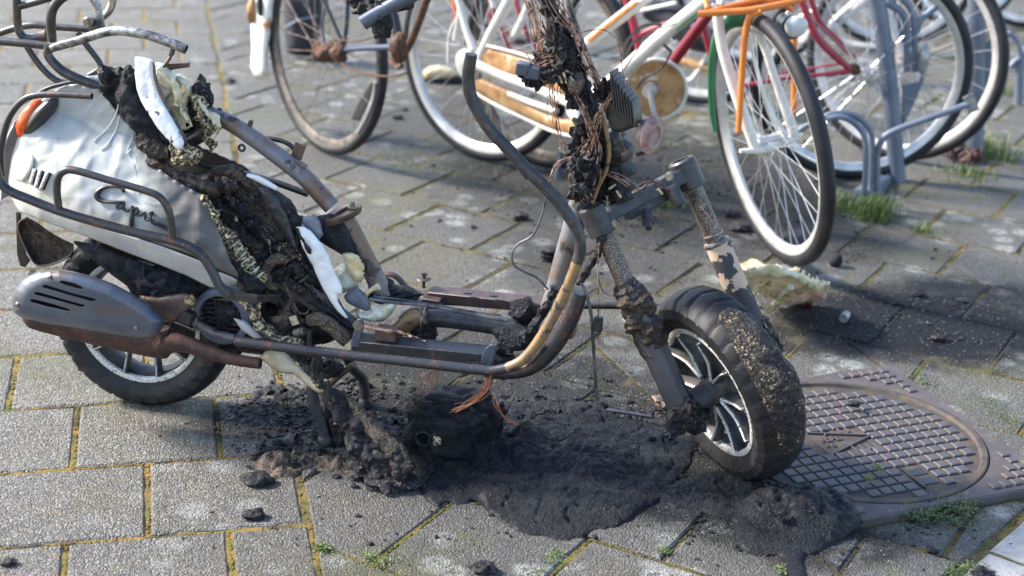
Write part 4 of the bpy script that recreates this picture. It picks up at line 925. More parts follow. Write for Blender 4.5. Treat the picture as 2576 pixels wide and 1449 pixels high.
mb = MB(); lump(mb, S(1290, 850, .08), (.04, .03, .026), .4, seed=14); lump(mb, S(1318, 784, 0), (.03, .025, .03), .5, seed=15); lump(mb, S(1225, 900, .1), (.05, .03, .016), .4, seed=16); mb.build('charred_lump', M['tar'], sc)
T('spine_tube', [(1052, 800), (1120, 802), (1200, 812), (1300, 826), (1350, 830)], [22, 22, 22, 23, 23], 'charpipe', 0, seg=18)
T('heat_tanned_elbow', [(982, 838), (1010, 822), (1036, 800), (1066, 790)], [18, 22, 24, 25], 'ochrepipe', .03, seg=18)
mb = MB(); torus(mb, S(1066, 800, .03), U(SA - UP * .1), .022, circ_prof(.002, .002, 6), 24); mb.build('hose_clip', M['bolt'], sc)
mb = MB(); lump(mb, S(1065, 832, .01), (.026, .02, .03), .4, seed=17); lump(mb, S(990, 740, -.02), (.05, .03, .02), .4, seed=18); lump(mb, S(960, 730, -.01), (.03, .03, .03), .35, seed=18); mb.build('charred_lump', M['char'], sc)
T('control_cable', [(930, 752), (1000, 762), (1070, 768), (1160, 785), (1252, 803), (1280, 806)], 4.5, 'cable', .06, seg=8)
T('control_cable', [(940, 745), (1010, 754), (1100, 768), (1180, 782), (1260, 793)], 2.6, 'cable', .05, seg=8)
T('control_cable', [(1004, 800), (1022, 782), (1050, 778), (1066, 792)], 2.6, 'cable', .06, seg=8)
T('wiring_loom', [(905, 820), (950, 828), (1000, 836), (1040, 848), (1070, 858)], [5, 5, 4, 3, 2], 'copper', .12, amp=.003, ns=150, seg=7)
T('far_floor_rail', [(955, 690), (985, 690), (1004, 702), (1022, 722), (1050, 736), (1090, 735)], [11, 12, 12, 12, 12, 11], 'brown', -.12, flat=.5)
rail('far_floor_rail', (1082, 738), (1420, 774), -.12, .045, .022, 'brown')
for x in (1168, 1232): rail('rail_slot', (x, 736 + (x - 1168) * .1), (x + 20, 738 + (x - 1168) * .1), -.095, .01, .003, 'blackpl')
mb = MB(); beam(mb, S(1066, 756, -.1), S(1112, 764, -.1), .05, .03); mb.build('rail_bracket', M['brown'], sc)
mb = MB(); lathe(mb, S(1066, 724, -.12), UP, [(0, .004), (.03, .004), (.03, .007), (.036, .007), (.036, .001)], 10); lathe(mb, S(1066, 702, -.12), UP, [(0, .016), (.002, .014), (.002, .001)], 18); mb.build('clamp_bolt', M['brown'], sc)
T('far_crash_bar', [(1050, 758), (1150, 760), (1250, 768), (1350, 770), (1500, 768), (1620, 770), (1700, 778)], 9.5, 'darksteel', -.19)
mb = MB(); box(mb, S(1386, 735, -.08), (SA, SN, UP), (.014, .012, .012), .2); mb.build('cable_end_block', M['brown'], sc)
T('loose_wire', [(1372, 505), (1362, 545), (1340, 592), (1304, 614), (1288, 640), (1294, 668), (1320, 684), (1352, 700), (1378, 728)], 2.6, 'cable', .03, seg=8)
# centre stand
st = [S(x, y, .085) for x, y in ((792, 930), (790, 990), (800, 1050), (818, 1100))]
foot1 = gnd(819, 1118); foot2 = gnd(920, 1024)
tube(MB(), [S(800, 900, .08), S(786, 950, .09), foot1 + UP * .10 - SA * .026, foot1 + UP * .045 - SA * .006, foot1 + UP * .014], [.012, .012, .0125, .012, .013], 14).build('stand_leg', M['charpipe'], sc)
tube(MB(), [S(868, 890, -.06), S(890, 930, -.08), foot2 + UP * .07 - SA * .008, foot2 + UP * .014], [.011, .011, .011, .012], 14).build('stand_leg', M['charpipe'], sc)
for f in (foot1, foot2): mb = MB(); lathe(mb, f, UP, [(0, .013), (.003, .0165), (.016, .0165), (.024, .011), (.03, .008)], 18); mb.build('stand_foot', M['charpipe'], sc)
T('stand_brace', [(828, 968), (860, 940), (890, 918)], 8, 'brown', 0)
mb = MB(); lump(mb, S(830, 925, 0), (.03, .03, .02), .3, seed=22); lump(mb, S(760, 900, .03), (.05, .04, .03), .3, seed=23); mb.build('charred_underside', M['char'], sc)

# ---- fork: two legs parallel to k, on either side of the turned wheel
k_ = U([-.444, .181, .877]); k_ = U(k_ - FW * (k_ @ FW)); fwd = np.cross(FW, k_)
def FK(s, l, d=0): return FC + FW * s + k_ * l + fwd * d
for sg, nm in ((-1, 'near'), (1, 'far')):
    s_ = .110 * sg
    tube(MB(), [FK(s_, .235), FK(s_, .33), FK(s_, .42)], .0195, 20, smooth=False).build('fork_tube', M['silverburn'], sc)
    tube(MB(), [FK(s_, -.015), FK(s_, .10), FK(s_, .20), FK(s_, .262), FK(s_, .268)], [.027, .0275, .0265, .026, .023], 22, smooth=False).build('fork_leg', M['greyfork'] if sg < 0 else M['beigefork'], sc)
    mb = MB(); torus(mb, FK(s_, .268), k_, .0225, circ_prof(.006, .006, 8), 28); torus(mb, FK(s_, .286), k_, .0205, circ_prof(.003, .0015, 6), 28); mb.build('dust_seal', M['charpipe'] if sg < 0 else M['bolt'], sc)
tube(MB(), [FK(-.11, .13), FK(-.11, .17), FK(-.11, .205), FK(-.11, .25), FK(-.11, .285)], [.028, .031, .034, .034, .022], 26, amp=.016, ns=45, per=10).build('fork_char_crust', M['rustchar'], sc)
tube(MB(), [FK(.11, .0), FK(.11, .06), FK(.11, .10)], [.03, .034, .02], 18, amp=.02, ns=45, per=8).build('fork_char_crust', M['goldchar'], sc)
mb = MB(); lump(mb, FK(-.112, -.012), (.036, .036, .042), .45, ns=1.8, seed=31, sub=4); lump(mb, FK(-.09, -.03), (.03, .03, .03), .5, seed=32); mb.build('axle_char_lump', M['char'], sc)
tube(MB(), [FK(-.13, 0), FK(.13, 0)], .011, 14, smooth=False).build('front_axle', M['charpipe'], sc)
tube(MB(), [FK(-.085, 0), FK(-.03, 0)], [.024, .026], 22, smooth=False).build('axle_spacer', M['greyfork'], sc)
# yoke with clamps and bolts
cr = MB(); a_, b_ = FK(-.10, .425, -.0), FK(.10, .425, -.0)
beam(cr, a_, b_, .045, .030, up=k_); beam(cr, FK(-.05, .412), FK(.06, .412), .030, .038, up=k_); cr.build('fork_yoke', M['charpipe'], sc)
for sg in (-1, 1):
    mb = MB(); lathe(mb, FK(.11 * sg, .392), k_, [(0, .026), (.002, .029), (.058, .029), (.062, .025), (.062, .019), (.056, .018), (.056, .001)], 26); mb.build('yoke_clamp', M['charpipe'], sc)
    for z in (.405, .438):
        mb = MB(); c_ = FK(.11 * sg - .0 * sg + (.034 if sg < 0 else -.034), z, 0) + SN * .022; lathe(mb, c_, U(SN + UP * .15), [(-.012, .0095), (.002, .0095), (.004, .009), (.004, .0062), (.010, .0062), (.010, .001)], 14); mb.build('clamp_bolt', M['bolt'], sc)
mb = MB(); lathe(mb, FK(-.02, .395, .03), -k_ * .6 + SN, [(0, .012), (.03, .012), (.032, .008), (.045, .007), (.045, .001)], 14); box(mb, FK(.05, .40, .035), (FW, k_, fwd), (.012, .022, .012), .3); mb.build('steering_stop', M['charpipe'], sc)
# steering column and what is left on it
rope('steering_column', [(1566, 505), (1545, 440), (1520, 370), (1496, 300), (1470, 240), (1440, 170), (1412, 100), (1385, 30), (1362, -40)], [26, 22, 20, 20, 22, 20, 18, 17, 17], 'char', 0, .008)
rope('charred_gusset', [(1580, 440), (1556, 380), (1530, 330)], [22, 30, 26], 'charpipe', -.01, .008)
rope('charred_rope', [(1372, 150), (1398, 190), (1432, 232), (1468, 268)], [5, 8, 9, 10], 'char', .04, .004)
mb = MB()
for k, (x, y, r, s_, o) in enumerate(((1366, 150, .026, 1, .03), (1398, 166, .02, 2, .04), (1424, 130, .03, 3, .03), (1408, 72, .03, 4, .02), (1452, 176, .024, 7, .03), (1330, 192, .02, 5, .06), (1352, 200, .02, 6, .06), (1466, 330, .03, 8, .03), (1474, 400, .04, 9, .03), (1470, 440, .038, 10, .03), (1460, 478, .03, 12, .05), (1478, 430, .03, 22, .065), (1456, 418, .026, 23, .065), (1488, 395, .024, 24, .06), (1466, 460, .03, 25, .065), (1402, 110, .026, 26, .05), (1420, 160, .028, 27, .06), (1386, 182, .022, 28, .065), (1444, 250, .022, 29, .05), (1450, 375, .02, 13, .04), (1500, 470, .03, 14, .0), (1520, 232, .026, 15, .03))): lump(mb, S(x, y, o), (r * .72, r * .72, r * .85), .8, ns=2.6, seed=s_)
mb.build('charred_switchgear', M['char'], sc)
mb = MB(); lump(mb, S(1448, 210, .06), (.016, .012, .022), .3, seed=41); mb.build('scorched_switch', M['silverburn'], sc)
for x, y in ((1318, 172), (1342, 182)): mb = MB(); box(mb, S(x, y, .07), (U(SA - UP * .1), SN, U(UP + SA * .1)), (.015, .012, .013), .3); mb.build('relay_block', M['heatshield'], sc)
T('control_cable', [(1426, -10), (1450, 60), (1475, 130), (1500, 190), (1520, 250), (1530, 300)], 4.4, 'cable', .035, seg=8)
T('control_cable', [(1512, 280), (1525, 330), (1532, 380), (1524, 430), (1505, 470), (1490, 510)], 5, 'ochrepipe', .045, seg=8)
# regulator with cooling fins, its plate and the rusted horn
RA = U(SA + SN * .55); RB = U(np.cross(RA, UP)); RU = U(UP - SA * .18)
for k in range(8):
    c_ = S(1550 + k * 7.4, 222 + k * 8.2, .062); mb = MB(); box(mb, c_, (U(SA * 1 + SN * .2), U(SN - SA * .2), RU), (.0016, .022, .036 - .0016 * k), .3); mb.build('cooling_fin', M['charpipe'], sc)
splate('regulator_body', [(1534, 205), (1546, 190), (1560, 190), (1570, 214), (1572, 250), (1560, 268), (1542, 268), (1536, 250)], .035, M['charpipe'], sc, 4, .006, 6, .008)
splate('horn_bracket', [(1530, 250), (1560, 262), (1590, 290), (1602, 306), (1596, 318), (1562, 331), (1540, 326), (1532, 300)], .04, M['charpipe'], sc, 4, .004, 6, .004)
HN = U(SA * .9 + SN * .42 - UP * .05); HC = S(1637, 338, .05)
mb = MB(); lathe(mb, HC, HN, [(-.02, .012), (-.018, .026), (-.003, .034), (0, .038), (.004, .038), (.006, .031), (.011, .027), (.012, .019), (.006, .017), (.005, .001)], 32); mb.build('horn', M['pinkrust'], sc)
T('horn_stem', [(1590, 300), (1606, 322), (1622, 340)], 4, 'brown', .045)
# bare copper loom
wr = random.Random(11)
def wires(name, pts, n, spread, r, mat, o, seed):
    q = random.Random(seed); n = n if n < 5 else int(n * 1.15); spread *= 1.25
    for i in range(n):
        off = [(q.gauss(0, spread), q.gauss(0, spread), q.gauss(0, .010)) for _ in pts]
        for k in range(1, len(off)): off[k] = tuple(.55 * a + .6 * b for a, b in zip(off[k - 1], off[k]))
        P = [S(p[0] + d[0], p[1] + d[1], o + (p[2] if len(p) > 2 else 0) + d[2]) for p, d in zip(pts, off)]
        tube(MB(), P, r * q.uniform(.8, 1.3), 5, per=5).build(name, M[mat], sc)
wires('copper_wire', [(1325, -10), (1345, 40), (1358, 90), (1368, 140), (1380, 180)], 12, 9, .0011, 'copper', .05, 1)
wires('copper_wire', [(1400, -12), (1420, 40), (1452, 90), (1478, 150), (1508, 210)], 9, 8, .0011, 'copper', .05, 2)
wires('copper_wire', [(1390, 150), (1340, 165), (1370, 190), (1400, 200)], 8, 10, .001, 'copper', .07, 3)
wires('copper_wire', [(1384, 196), (1392, 240), (1388, 290), (1400, 330), (1412, 372)], 7, 9, .0009, 'copper', .05, 4)
wires('copper_wire', [(1448, 230), (1470, 280), (1490, 330), (1502, 372), (1500, 410)], 9, 5, .0013, 'copper', .055, 5)
wires('copper_wire', [(1545, 235), (1520, 262), (1502, 300), (1494, 350), (1480, 400)], 7, 6, .0011, 'copper', .055, 6)
wires('copper_wire', [(1500, 350), (1478, 392), (1450, 420), (1455, 465), (1480, 495)], 9, 11, .001, 'copper', .06, 7)
wires('copper_wire', [(1496, 380), (1500, 420), (1488, 460), (1470, 492)], 7, 10, .001, 'copper', .06, 8)
wires('burnt_wire', [(1500, 360), (1470, 400), (1448, 440), (1462, 480)], 14, 12, .001, 'burntwire', .055, 9)
wires('burnt_wire', [(1380, 60), (1400, 110), (1430, 150), (1460, 190)], 12, 14, .0012, 'burntwire', .05, 10)
wires('copper_wire', [(1500, 425), (1560, 445), (1600, 470), (1640, 455), (1668, 470)], 5, 6, .001, 'copper', .045, 12)
wires('copper_wire', [(1450, 80), (1520, 72), (1560, 110), (1566, 170), (1580, 230), (1600, 300)], 1, 2, .0012, 'copper', .06, 13)
wires('copper_wire', [(1556, 330), (1566, 352), (1572, 378)], 1, 2, .0012, 'copper', .05, 14)
wires('copper_wire', [(1440, 395), (1405, 410), (1385, 440), (1376, 500)], 3, 3, .001, 'copper', .05, 15)
wires('copper_wire', [(1508, 610), (1504, 680), (1505, 740), (1505, 795)], 2, 1.5, .0011, 'copper', .06, 16)
wires('copper_wire', [(1507, 700), (1520, 735), (1550, 748)], 1, 1, .001, 'burntwire', .06, 17)
wires('copper_wire', [(1075, 920), (1056, 950), (1062, 985), (1052, 1010)], 3, 8, .0009, 'hotcopper', .05, 18)
wires('copper_wire', [(1100, 925), (1095, 960), (1080, 985)], 3, 6, .0009, 'hotcopper', .05, 19)
wires('copper_wire', [(1228, 950), (1215, 985), (1180, 1015), (1140, 1035)], 7, 7, .0012, 'hotcopper', .095, 20)
wires('copper_wire', [(1235, 990), (1245, 1015), (1270, 1050), (1300, 1065)], 3, 5, .0011, 'hotcopper', .06, 21)
wires('copper_wire', [(1760, 520), (1785, 550), (1800, 580)], 2, 2, .001, 'copper', 0, 22)
for k, (x, y) in enumerate(((1382, 205), (1420, 192), (1432, 182), (1395, 168), (1368, 148), (1440, 200), (1410, 200), (1366, 100), (1334, 30), (1352, 20), (1462, 480), (1556, 488), (1540, 470), (1600, 468), (1660, 482), (1572, 384), (1414, 380))):
    mb = MB(); d_ = U([wr.uniform(-1, 1), wr.uniform(-.3, .3), wr.uniform(-1, 1)]); c_ = S(x, y, .075); tube(mb, [c_ - d_ * .008, c_ + d_ * .008], .0026, 6, smooth=False); mb.build('cable_terminal', M['brass'], sc)
mb = MB(); box(mb, S(1505, 815, .065), (SA, SN, UP), (.009, .007, .016), .3); mb.build('hanging_connector', M['blackpl'], sc)
rope('charred_loom', [(1520, 588), (1500, 640), (1470, 690), (1452, 715)], [8, 10, 9, 6], 'char', .05, .005)
T('brake_cable', [(1462, 712), (1478, 750), (1488, 800), (1492, 860), (1497, 940), (1502, 1010)], 4, 'cable', .06, seg=8)
T('brake_cable', [(1600, 800), (1600, 850), (1614, 890), (1640, 918)], 4, 'cable', .05, seg=8)
# handlebar end: melted grip and lever hanging in from the top
HB0 = S(1350, -70, 0); HB1 = HB0 - FW * .30
rope('handlebar', [(1350, -75, 0), (1200, -60, .08), (1080, -30, .16)], 14, 'charpipe', 0, .003)
pl_ = [(1080, -30, .16), (1020, -4, .19), (960, 28, .2), (912, 58, .21)]
tube(MB(), PT(pl_), [.014, .013, .013, .0145], 14).build('handlebar_grip_core', M['heatshield'], sc)
mb = MB(); lump(mb, S(960, 50, .19), (.018, .018, .034), .6, seed=51, ns=2.2); lump(mb, S(930, 18, .18), (.03, .02, .02), .6, seed=52, ns=2.2); lump(mb, S(985, 0, .17), (.035, .02, .02), .6, seed=53); lump(mb, S(895, 2, .18), (.02, .02, .012), .4, seed=54); mb.build('melted_grip', M['char'], sc)

# ---- burnt sludge stuck over the front tyre

def tyre_crust(mat, t0, t1, wmid, wspan, hgt, seed):
    A = U(np.cross(-FW, UP)); B = np.cross(-FW, A); vs = []; n1, n2 = 90, 36
    for i in range(n1 + 1):
        for j in range(n2 + 1):
            u = i / n1; v = j / n2; t = t0 + (t1 - t0) * u; d = math.cos(t) * A + math.sin(t) * B
            a = wmid + wspan * (v - .5) * 2 * (.75 + .25 * math.sin(math.pi * u))                   # angle round the tyre section
            env = (math.sin(math.pi * u) ** .45) * (math.sin(math.pi * v) ** .5)
            c_ = FC + d * .165; nrm = d * math.cos(a) + FW * math.sin(a)
            base = c_ + nrm * (.046 if abs(a) < 1.2 else .05)
            h = hgt * env * (1 + .35 * fbm(base + seed, 12, 3)) + .0028 * env * fbm(base, 110, 4)
            vs.append(base + nrm * (h - .003))
    m = n2 + 1
    return MB().add(vs, [(i * m + j, (i + 1) * m + j, (i + 1) * m + j + 1, i * m + j + 1) for i in range(n1) for j in range(n2)]).build('tyre_sludge', mat, sc, ang=70)
def tang(px, py):
    A = U(np.cross(-FW, UP)); B = np.cross(-FW, A); best = None
    for i in range(720):
        t = i * math.pi / 360; q = proj(FC + (math.cos(t) * A + math.sin(t) * B) * .205); e = math.hypot(q[0] - px, q[1] - py)
        if best is None or e < best[0]: best = (e, t)
    return best[1]
ta, tb = tang(1850, 745), tang(1965, 1130)
if ta - tb > math.pi: tb += 2 * math.pi
if tb - ta > math.pi: ta += 2 * math.pi
tyre_crust(M['goldchar'], ta, tb, .2, 1.05, .028, 1)

# ================================================================== bicycles behind
SPK = {}
def spoke_mesh(mat, L, r=.0011):
    key = (mat, round(L, 3))
    if key not in SPK:
        mb = MB(); tube(mb, [(0, 0, 0), (0, 0, L)], r, 5, smooth=False); SPK[key] = mb.mesh('spoke', M[mat])
    return SPK[key]
def bike_wheel(c, yaw, lean, R, par, rimmat='alu', tyremat='biketyre', spoke='spoke', tw=.018, ns=32, rimw=.011, label=None, ph=0.):
    n = np.array([math.cos(yaw) * math.cos(lean), math.sin(yaw) * math.cos(lean), math.sin(lean)]); c = np.array(c, float)
    A = U(np.cross(n, UP)); B = np.cross(n, A); d = lambda t: math.cos(t) * A + math.sin(t) * B
    rr = R - 2 * tw + .002; mb = MB(); torus(mb, c, n, rr, [(rimw, .004), (rimw + .002, .008), (rimw, .0), (rimw - .001, -.008), (.004, -.020), (-.004, -.020), (-rimw + .001, -.008), (-rimw, 0), (-rimw - .002, .008), (-rimw, .004)], 80)
    w_ = mb.build('wheel', M[rimmat], par, label=label)
    mb = MB(); torus(mb, c, n, R - tw, [(tw * math.cos(a), tw * math.sin(a)) for a in np.linspace(0, 2 * math.pi, 17)[:-1]], 110); mb.build('tyre', M[tyremat], w_)
    mb = MB(); lathe(mb, c - n * .05, n, [(0, .006), (.012, .006), (.012, .022), (.018, .024), (.022, .015), (.05, .013), (.078, .015), (.082, .024), (.088, .022), (.088, .006), (.1, .006)], 20); mb.build('hub', M['rustpart' if 'rust' in spoke else 'alu'], w_)
    for k in range(ns):
        s_ = 1 if k % 2 else -1; cr_ = 1 if (k // 2) % 2 else -1; t = 2 * math.pi * k / ns + ph
        a = c + d(t + cr_ * 1.15) * .021 + n * s_ * .030; b = c + d(t) * (rr - .014); L = np.linalg.norm(b - a)
        o = bpy.data.objects.new('spoke', spoke_mesh(spoke, .30)); scn.collection.objects.link(o); o.parent = w_
        o.matrix_basis = Matrix.Translation(tuple(a)) @ Vector(tuple(b - a)).to_track_quat('Z', 'Y').to_matrix().to_4x4() @ Matrix.Diagonal((1, 1, L / .30, 1))
    return w_, n
def bike(name, label, c, yaw, group='bicycles parked at the racks'):
    return thing(name, label, 'bicycle', (c[0], c[1], 0), group)
def BT(name, pl, pts, r, mat, par, seg=12, **k): return tube(MB(), PT(pts, pl), [q / 850. for q in r] if hasattr(r, '__len__') else r / 850., seg, **k).build(name, M[mat], par)

# --- dark rusty bicycle, left
c1 = np.array([-.663, 5.172, .372]); b1 = bike('bicycle', 'dark rusty bicycle with a burnt white rear mudguard, leftmost at the racks', c1, 0)
bike_wheel(c1, .677, -.018, .370, b1, 'rustrim', spoke='rustspoke', ns=28)
P1 = Plane(c1, (-.78, -.626, 0))
hub = (840, 128)
BT('chain_stay', P1, [(846, 130, .03), (900, 122, .05), (1000, 118, .06)], [9, 8, 9], 'bblue', b1)
BT('seat_stay', P1, [(862, 110, .05), (836, 50, .05), (806, -20, .05)], 6, 'bblack', b1)
BT('seat_stay', P1, [(866, 112, -.05), (872, 60, -.05), (876, -20, -.05)], 7, 'bblue', b1)
BT('mudguard_stay', P1, [(816, 110, .05), (812, 60, .05), (826, -20, .05)], 3, 'bblue', b1)
mb = MB(); lump(mb, P1(822, 134, .06), (.045, .03, .03), .35, seed=3); lump(mb, P1(852, 132, .05), (.032, .03, .032), .35, seed=5); mb.build('rusted_hub_gear', M['rustpart'], b1)
BT('chain', P1, [(855, 100, .06), (900, 104, .06), (960, 86, .06), (985, 82, .06)], 2.6, 'rustpart', b1, seg=6)
BT('chain', P1, [(850, 152, .06), (880, 172, .06), (930, 188, .06), (985, 192, .06), (1022, 184, .06)], 3.2, 'rustpart', b1, seg=6)
mb = MB(); lump(mb, P1(1006, 122, .05), (.03, .03, .05), .3, seed=7); mb.build('bottom_bracket', M['rustpart'], b1)
BT('seat_tube', P1, [(1008, 130, .04), (996, 60, .04), (975, -20, .04)], 13, 'bblack', b1)
BT('down_tube', P1, [(1008, 150, .04), (1040, 90, .04), (1080, -20, .04)], 11, 'rustpart', b1)
BT('kick_stand', P1, [(980, 150, .06), (1000, 170, .07), (1012, 164, .07)], 6, 'rustpart', b1)
def pl_patch(name, pl, poly, o, mat, par, step=5, **k): return splate(name, poly, o, M[mat] if isinstance(mat, str) else mat, par, step, pl=pl, **k)
m = N('burnt_white_mudguard'); cc = m.mix(m.rng(m.noise(16, 6, .7), .58, .64), (.78, .77, .73), (.42, .2, .08)); m.col(cc); m.set('Roughness', .45); M['mudburnt'] = m.m
pl_patch('mudguard', P1, [(634, -20), (632, 60), (634, 120), (632, 170), (640, 190), (660, 196), (672, 184), (674, 130), (682, 60), (690, -20)], .02, 'mudburnt', b1, 5, dome=.03, edge=30, thick=.003)
mb = MB(); lump(mb, P1(634, 28, .05), (.018, .02, .045), .3, seed=3); mb.build('rear_lamp', M['caramel'], b1)
mb = MB(); lump(mb, P1(655, 16, .055), (.012, .01, .04), .3, seed=6); mb.build('burnt_bracket', M['char'], b1)
pl_patch('mudguard_flap', P1, [(884, 300), (900, 262), (936, 204), (942, 206), (930, 250), (908, 296), (905, 304)], .0, 'bblack', b1, 5, thick=.003)
BT('mudguard_stay', P1, [(944, 206, .02), (938, 250, .02), (920, 298, .02), (900, 334, .02)], 5, 'alu', b1)
# hanging pannier of a bicycle further back
far1 = Plane(gnd(770, 145), (0, -1, 0))
bgp = thing('pannier_bag', 'black double pannier bag seen through the wheel of the rusty bicycle', 'bag', gnd(770, 145))
pl_patch('bag_side', far1, [(714, -20), (716, 60), (722, 128), (745, 138), (790, 140), (798, 110), (806, 60), (812, -20)], .0, 'bag', bgp, 6, dome=.08, edge=30, thick=.01)
BT('bag_strap', far1, [(716, 70, .1), (750, 52, .12), (800, 40, .1)], 4, 'rack', bgp); BT('bag_strap', far1, [(728, -10, .1), (760, 80, .11), (790, 120, .1)], 5, 'bblack', bgp)

# --- white bicycle with orange carrier
c2 = np.array([-.119, 5.151, .374]); c3 = np.array([.712, 4.230, .365]); b2 = bike('bicycle', 'white bicycle with orange front carrier, green mudguard and scorched chain case', (c2 + c3) / 2, 0)
bike_wheel(c2, .909, -.027, .370, b2, ns=36, tw=.02, rimw=.014); bike_wheel(c3, .30, .207, .370, b2, ns=36, tw=.021, rimw=.014, ph=.1)
P2 = Plane(c2, (-.745, -.667, 0)); 
BT('seat_stay', P2, [(1190, 126, .06), (1168, 60, .06), (1146, -20, .06)], [12, 9, 8], 'bwhite', b2)
BT('seat_stay', P2, [(1200, 158, .06), (1232, 90, .06), (1290, -20, .06)], [12, 14, 14], 'bwhite', b2)
BT('seat_stay', P2, [(1275, 112, -.05), (1300, 80, -.05), (1345, -20, -.05)], [9, 12, 12], 'bwhite', b2)
BT('seat_stay', P2, [(1274, 110, -.05), (1256, 60, -.05), (1228, -20, -.05)], 7, 'bwhite', b2)
BT('mudguard_stay', P2, [(1144, 102, .05), (1150, 60, .05), (1155, 20, .05), (1150, -20, .05)], 6, 'bwhite', b2)
BT('mudguard_stay', P2, [(1128, 158, .0), (1130, 95, .0), (1146, 50, .0)], 5, 'bwhite', b2)
BT('chain_stay', P2, [(1195, 160, .08), (1260, 190, .08), (1340, 218, .08), (1440, 262, .08)], [15, 13, 13, 13], 'bwhite', b2)
pl_patch('chain_case', P2, [(1206, 128), (1222, 118), (1250, 122), (1300, 140), (1360, 160), (1420, 190), (1452, 222), (1440, 246), (1400, 232), (1330, 204), (1260, 186), (1218, 166), (1206, 148)], .05, 'caramel', b2, 5, dome=.015, edge=12, thick=.004)
pl_patch('chain_case', P2, [(1190, 200), (1212, 196), (1260, 216), (1310, 236), (1330, 262), (1372, 284), (1420, 300), (1445, 300), (1456, 328), (1452, 340), (1410, 332), (1350, 308), (1290, 280), (1230, 250), (1196, 226)], .05, 'caramel', b2, 5, dome=.02, edge=12, thick=.004)
BT('chain_case_edge', P2, [(1190, 230, .07), (1240, 260, .07), (1310, 294, .07), (1390, 330, .07), (1455, 346, .07)], 5, 'bwhite', b2)
BT('chain_case_edge', P2, [(1225, 115, .07), (1280, 128, .07), (1340, 146, .07), (1400, 175, .07)], 4, 'bwhite', b2)
BT('chain_case_inner', P2, [(1280, 236, .07), (1330, 256, .07), (1400, 280, .07)], 9, 'bwhite', b2)
mb = MB(); lathe(mb, P2(1174, 158, .07), P2.n, [(0, .048), (.012, .046), (.016, .03), (.022, .012), (.022, .001)], 24); mb.build('axle_plate', M['bwhite'], b2)
BB = P2(1455, 268, .05)
mb = MB(); lathe(mb, BB, P2.n, [(0, .04), (.02, .04), (.022, .02), (.03, .02), (.03, .001)], 24); mb.build('crank_boss', M['bwhite'], b2)
BT('crank', P2, [(1452, 268, .09), (1456, 310, .1), (1462, 372, .1)], [14, 12, 13], 'bwhite', b2)
BT('pedal', P2, [(1440, 392, .08), (1470, 384, .16)], 12, 'blackpl', b2)
P2b = Plane(BB, (-.745, -.667, 0))
BT('frame_tube', P2, [(1455, 268, 0), (1550, 195, 0), (1660, 95, 0), (1772, 4, 0), (1800, -20, 0)], 19, 'bwhite', b2, seg=18)
BT('frame_tube', P2, [(1440, 255, 0), (1480, 108, 0), (1560, 45, 0), (1630, -10, 0)][1:], 16, 'bwhite', b2, seg=18)
BT('seat_tube', P2, [(1455, 268, 0), (1446, 200, 0), (1430, 100, 0), (1408, -20, 0)], 13, 'bwhite', b2)
# emblem on the tube
m_e = MB()
tb0, tb1 = P2(1700, 62, .021 * 1.0), P2(1748, 22, .021)
beam(m_e, P2(1697, 66, .012), P2(1752, 21, .012), .006, .034, up=UP, bev=.3); m_e.build('frame_sticker', M['bgreen'], b2)
m_e = MB(); beam(m_e, P2(1704, 57, .017), P2(1742, 26, .017), .003, .017, up=UP, bev=.3); m_e.build('sticker_plate', M['bwhite'], b2)
m_e = MB()
for k in range(9):
    t = k / 8; x = 1706 + 33 * t; y = 57 - 27 * t
    a = P2(x - 1.5, y - 4, .020); b = P2(x + 1.5, y + 2, .020); beam(m_e, a, b, .001, .0016, up=P2.n)
    if k % 2: beam(m_e, P2(x - 2, y - 1, .020), P2(x + 2.5, y - 3, .020), .001, .0014, up=P2.n)
m_e.build('sticker_lettering', M['bgreen'], b2)
P3 = Plane(c3, (-.955, -.296, -.0)); P3c = Plane(c3, (-.30, -.95, 0))
BT('fork_blade', P3c, [(1806, 20, .05), (1808, 60, .05), (1820, 130, .05), (1850, 230, .05), (1878, 310, .05), (1900, 380, .05)], [12, 13, 13, 13, 14, 10], 'bwhite', b2, seg=16)
BT('fork_blade', P3c, [(1880, 50, -.05), (1920, 110, -.05), (1950, 200, -.05), (1975, 270, -.05), (1995, 330, -.05), (1988, 352, -.05)], [9, 10, 10, 12, 13, 6], 'bwhite', b2, seg=16)
BT('front_hub', P3c, [(1862, 380, .08), (1905, 378, .05), (1950, 365, 0), (2003, 345, -.06), (2018, 338, -.08)], [5, 9, 12, 8, 4], 'bwhite', b2)
BT('mudguard_stay', P3c, [(1880, 60, -.02), (1900, 160, -.02), (1930, 270, -.02), (1970, 345, -.02)], 4, 'alu', b2)
BT('mudguard', P3c, [(1800, 332, .02), (1792, 280, .02), (1789, 200, .02), (1794, 130, .02), (1806, 84, .01)], [2.5, 4, 4.5, 4.5, 6], 'bgreen', b2, flat=2.)
BT('mudguard', P3c, [(1808, 78, .0), (1835, 54, 0), (1870, 46, 0), (1905, 52, 0), (1940, 70, 0)], [9, 12, 13, 12, 9], 'bgreen', b2, flat=1.6)
BT('carrier_tube', P3c, [(1756, 35, .12), (1830, 30, .1), (1900, 24, .08), (1980, 8, .02), (2030, -8, -.02)], 8, 'borange', b2)
BT('carrier_tube', P3c, [(1768, 34, .1), (1850, 12, .05), (1930, -6, 0)], 6, 'borange', b2)
BT('carrier_tube', P3c, [(1780, 22, .08), (1774, 0, .05), (1768, -20, .0)], 6, 'borange', b2)
BT('carrier_tube', P3c, [(1820, 20, .02), (1900, 6, 0), (1990, -10, 0)], 7, 'borange', b2)
BT('carrier_strut', P3c, [(1915, 28, .08), (1888, 42, .08), (1876, 80, .08), (1870, 140, .08), (1864, 230, .08), (1858, 332, .08)], [7, 8, 8, 8, 8, 7], 'borange', b2)
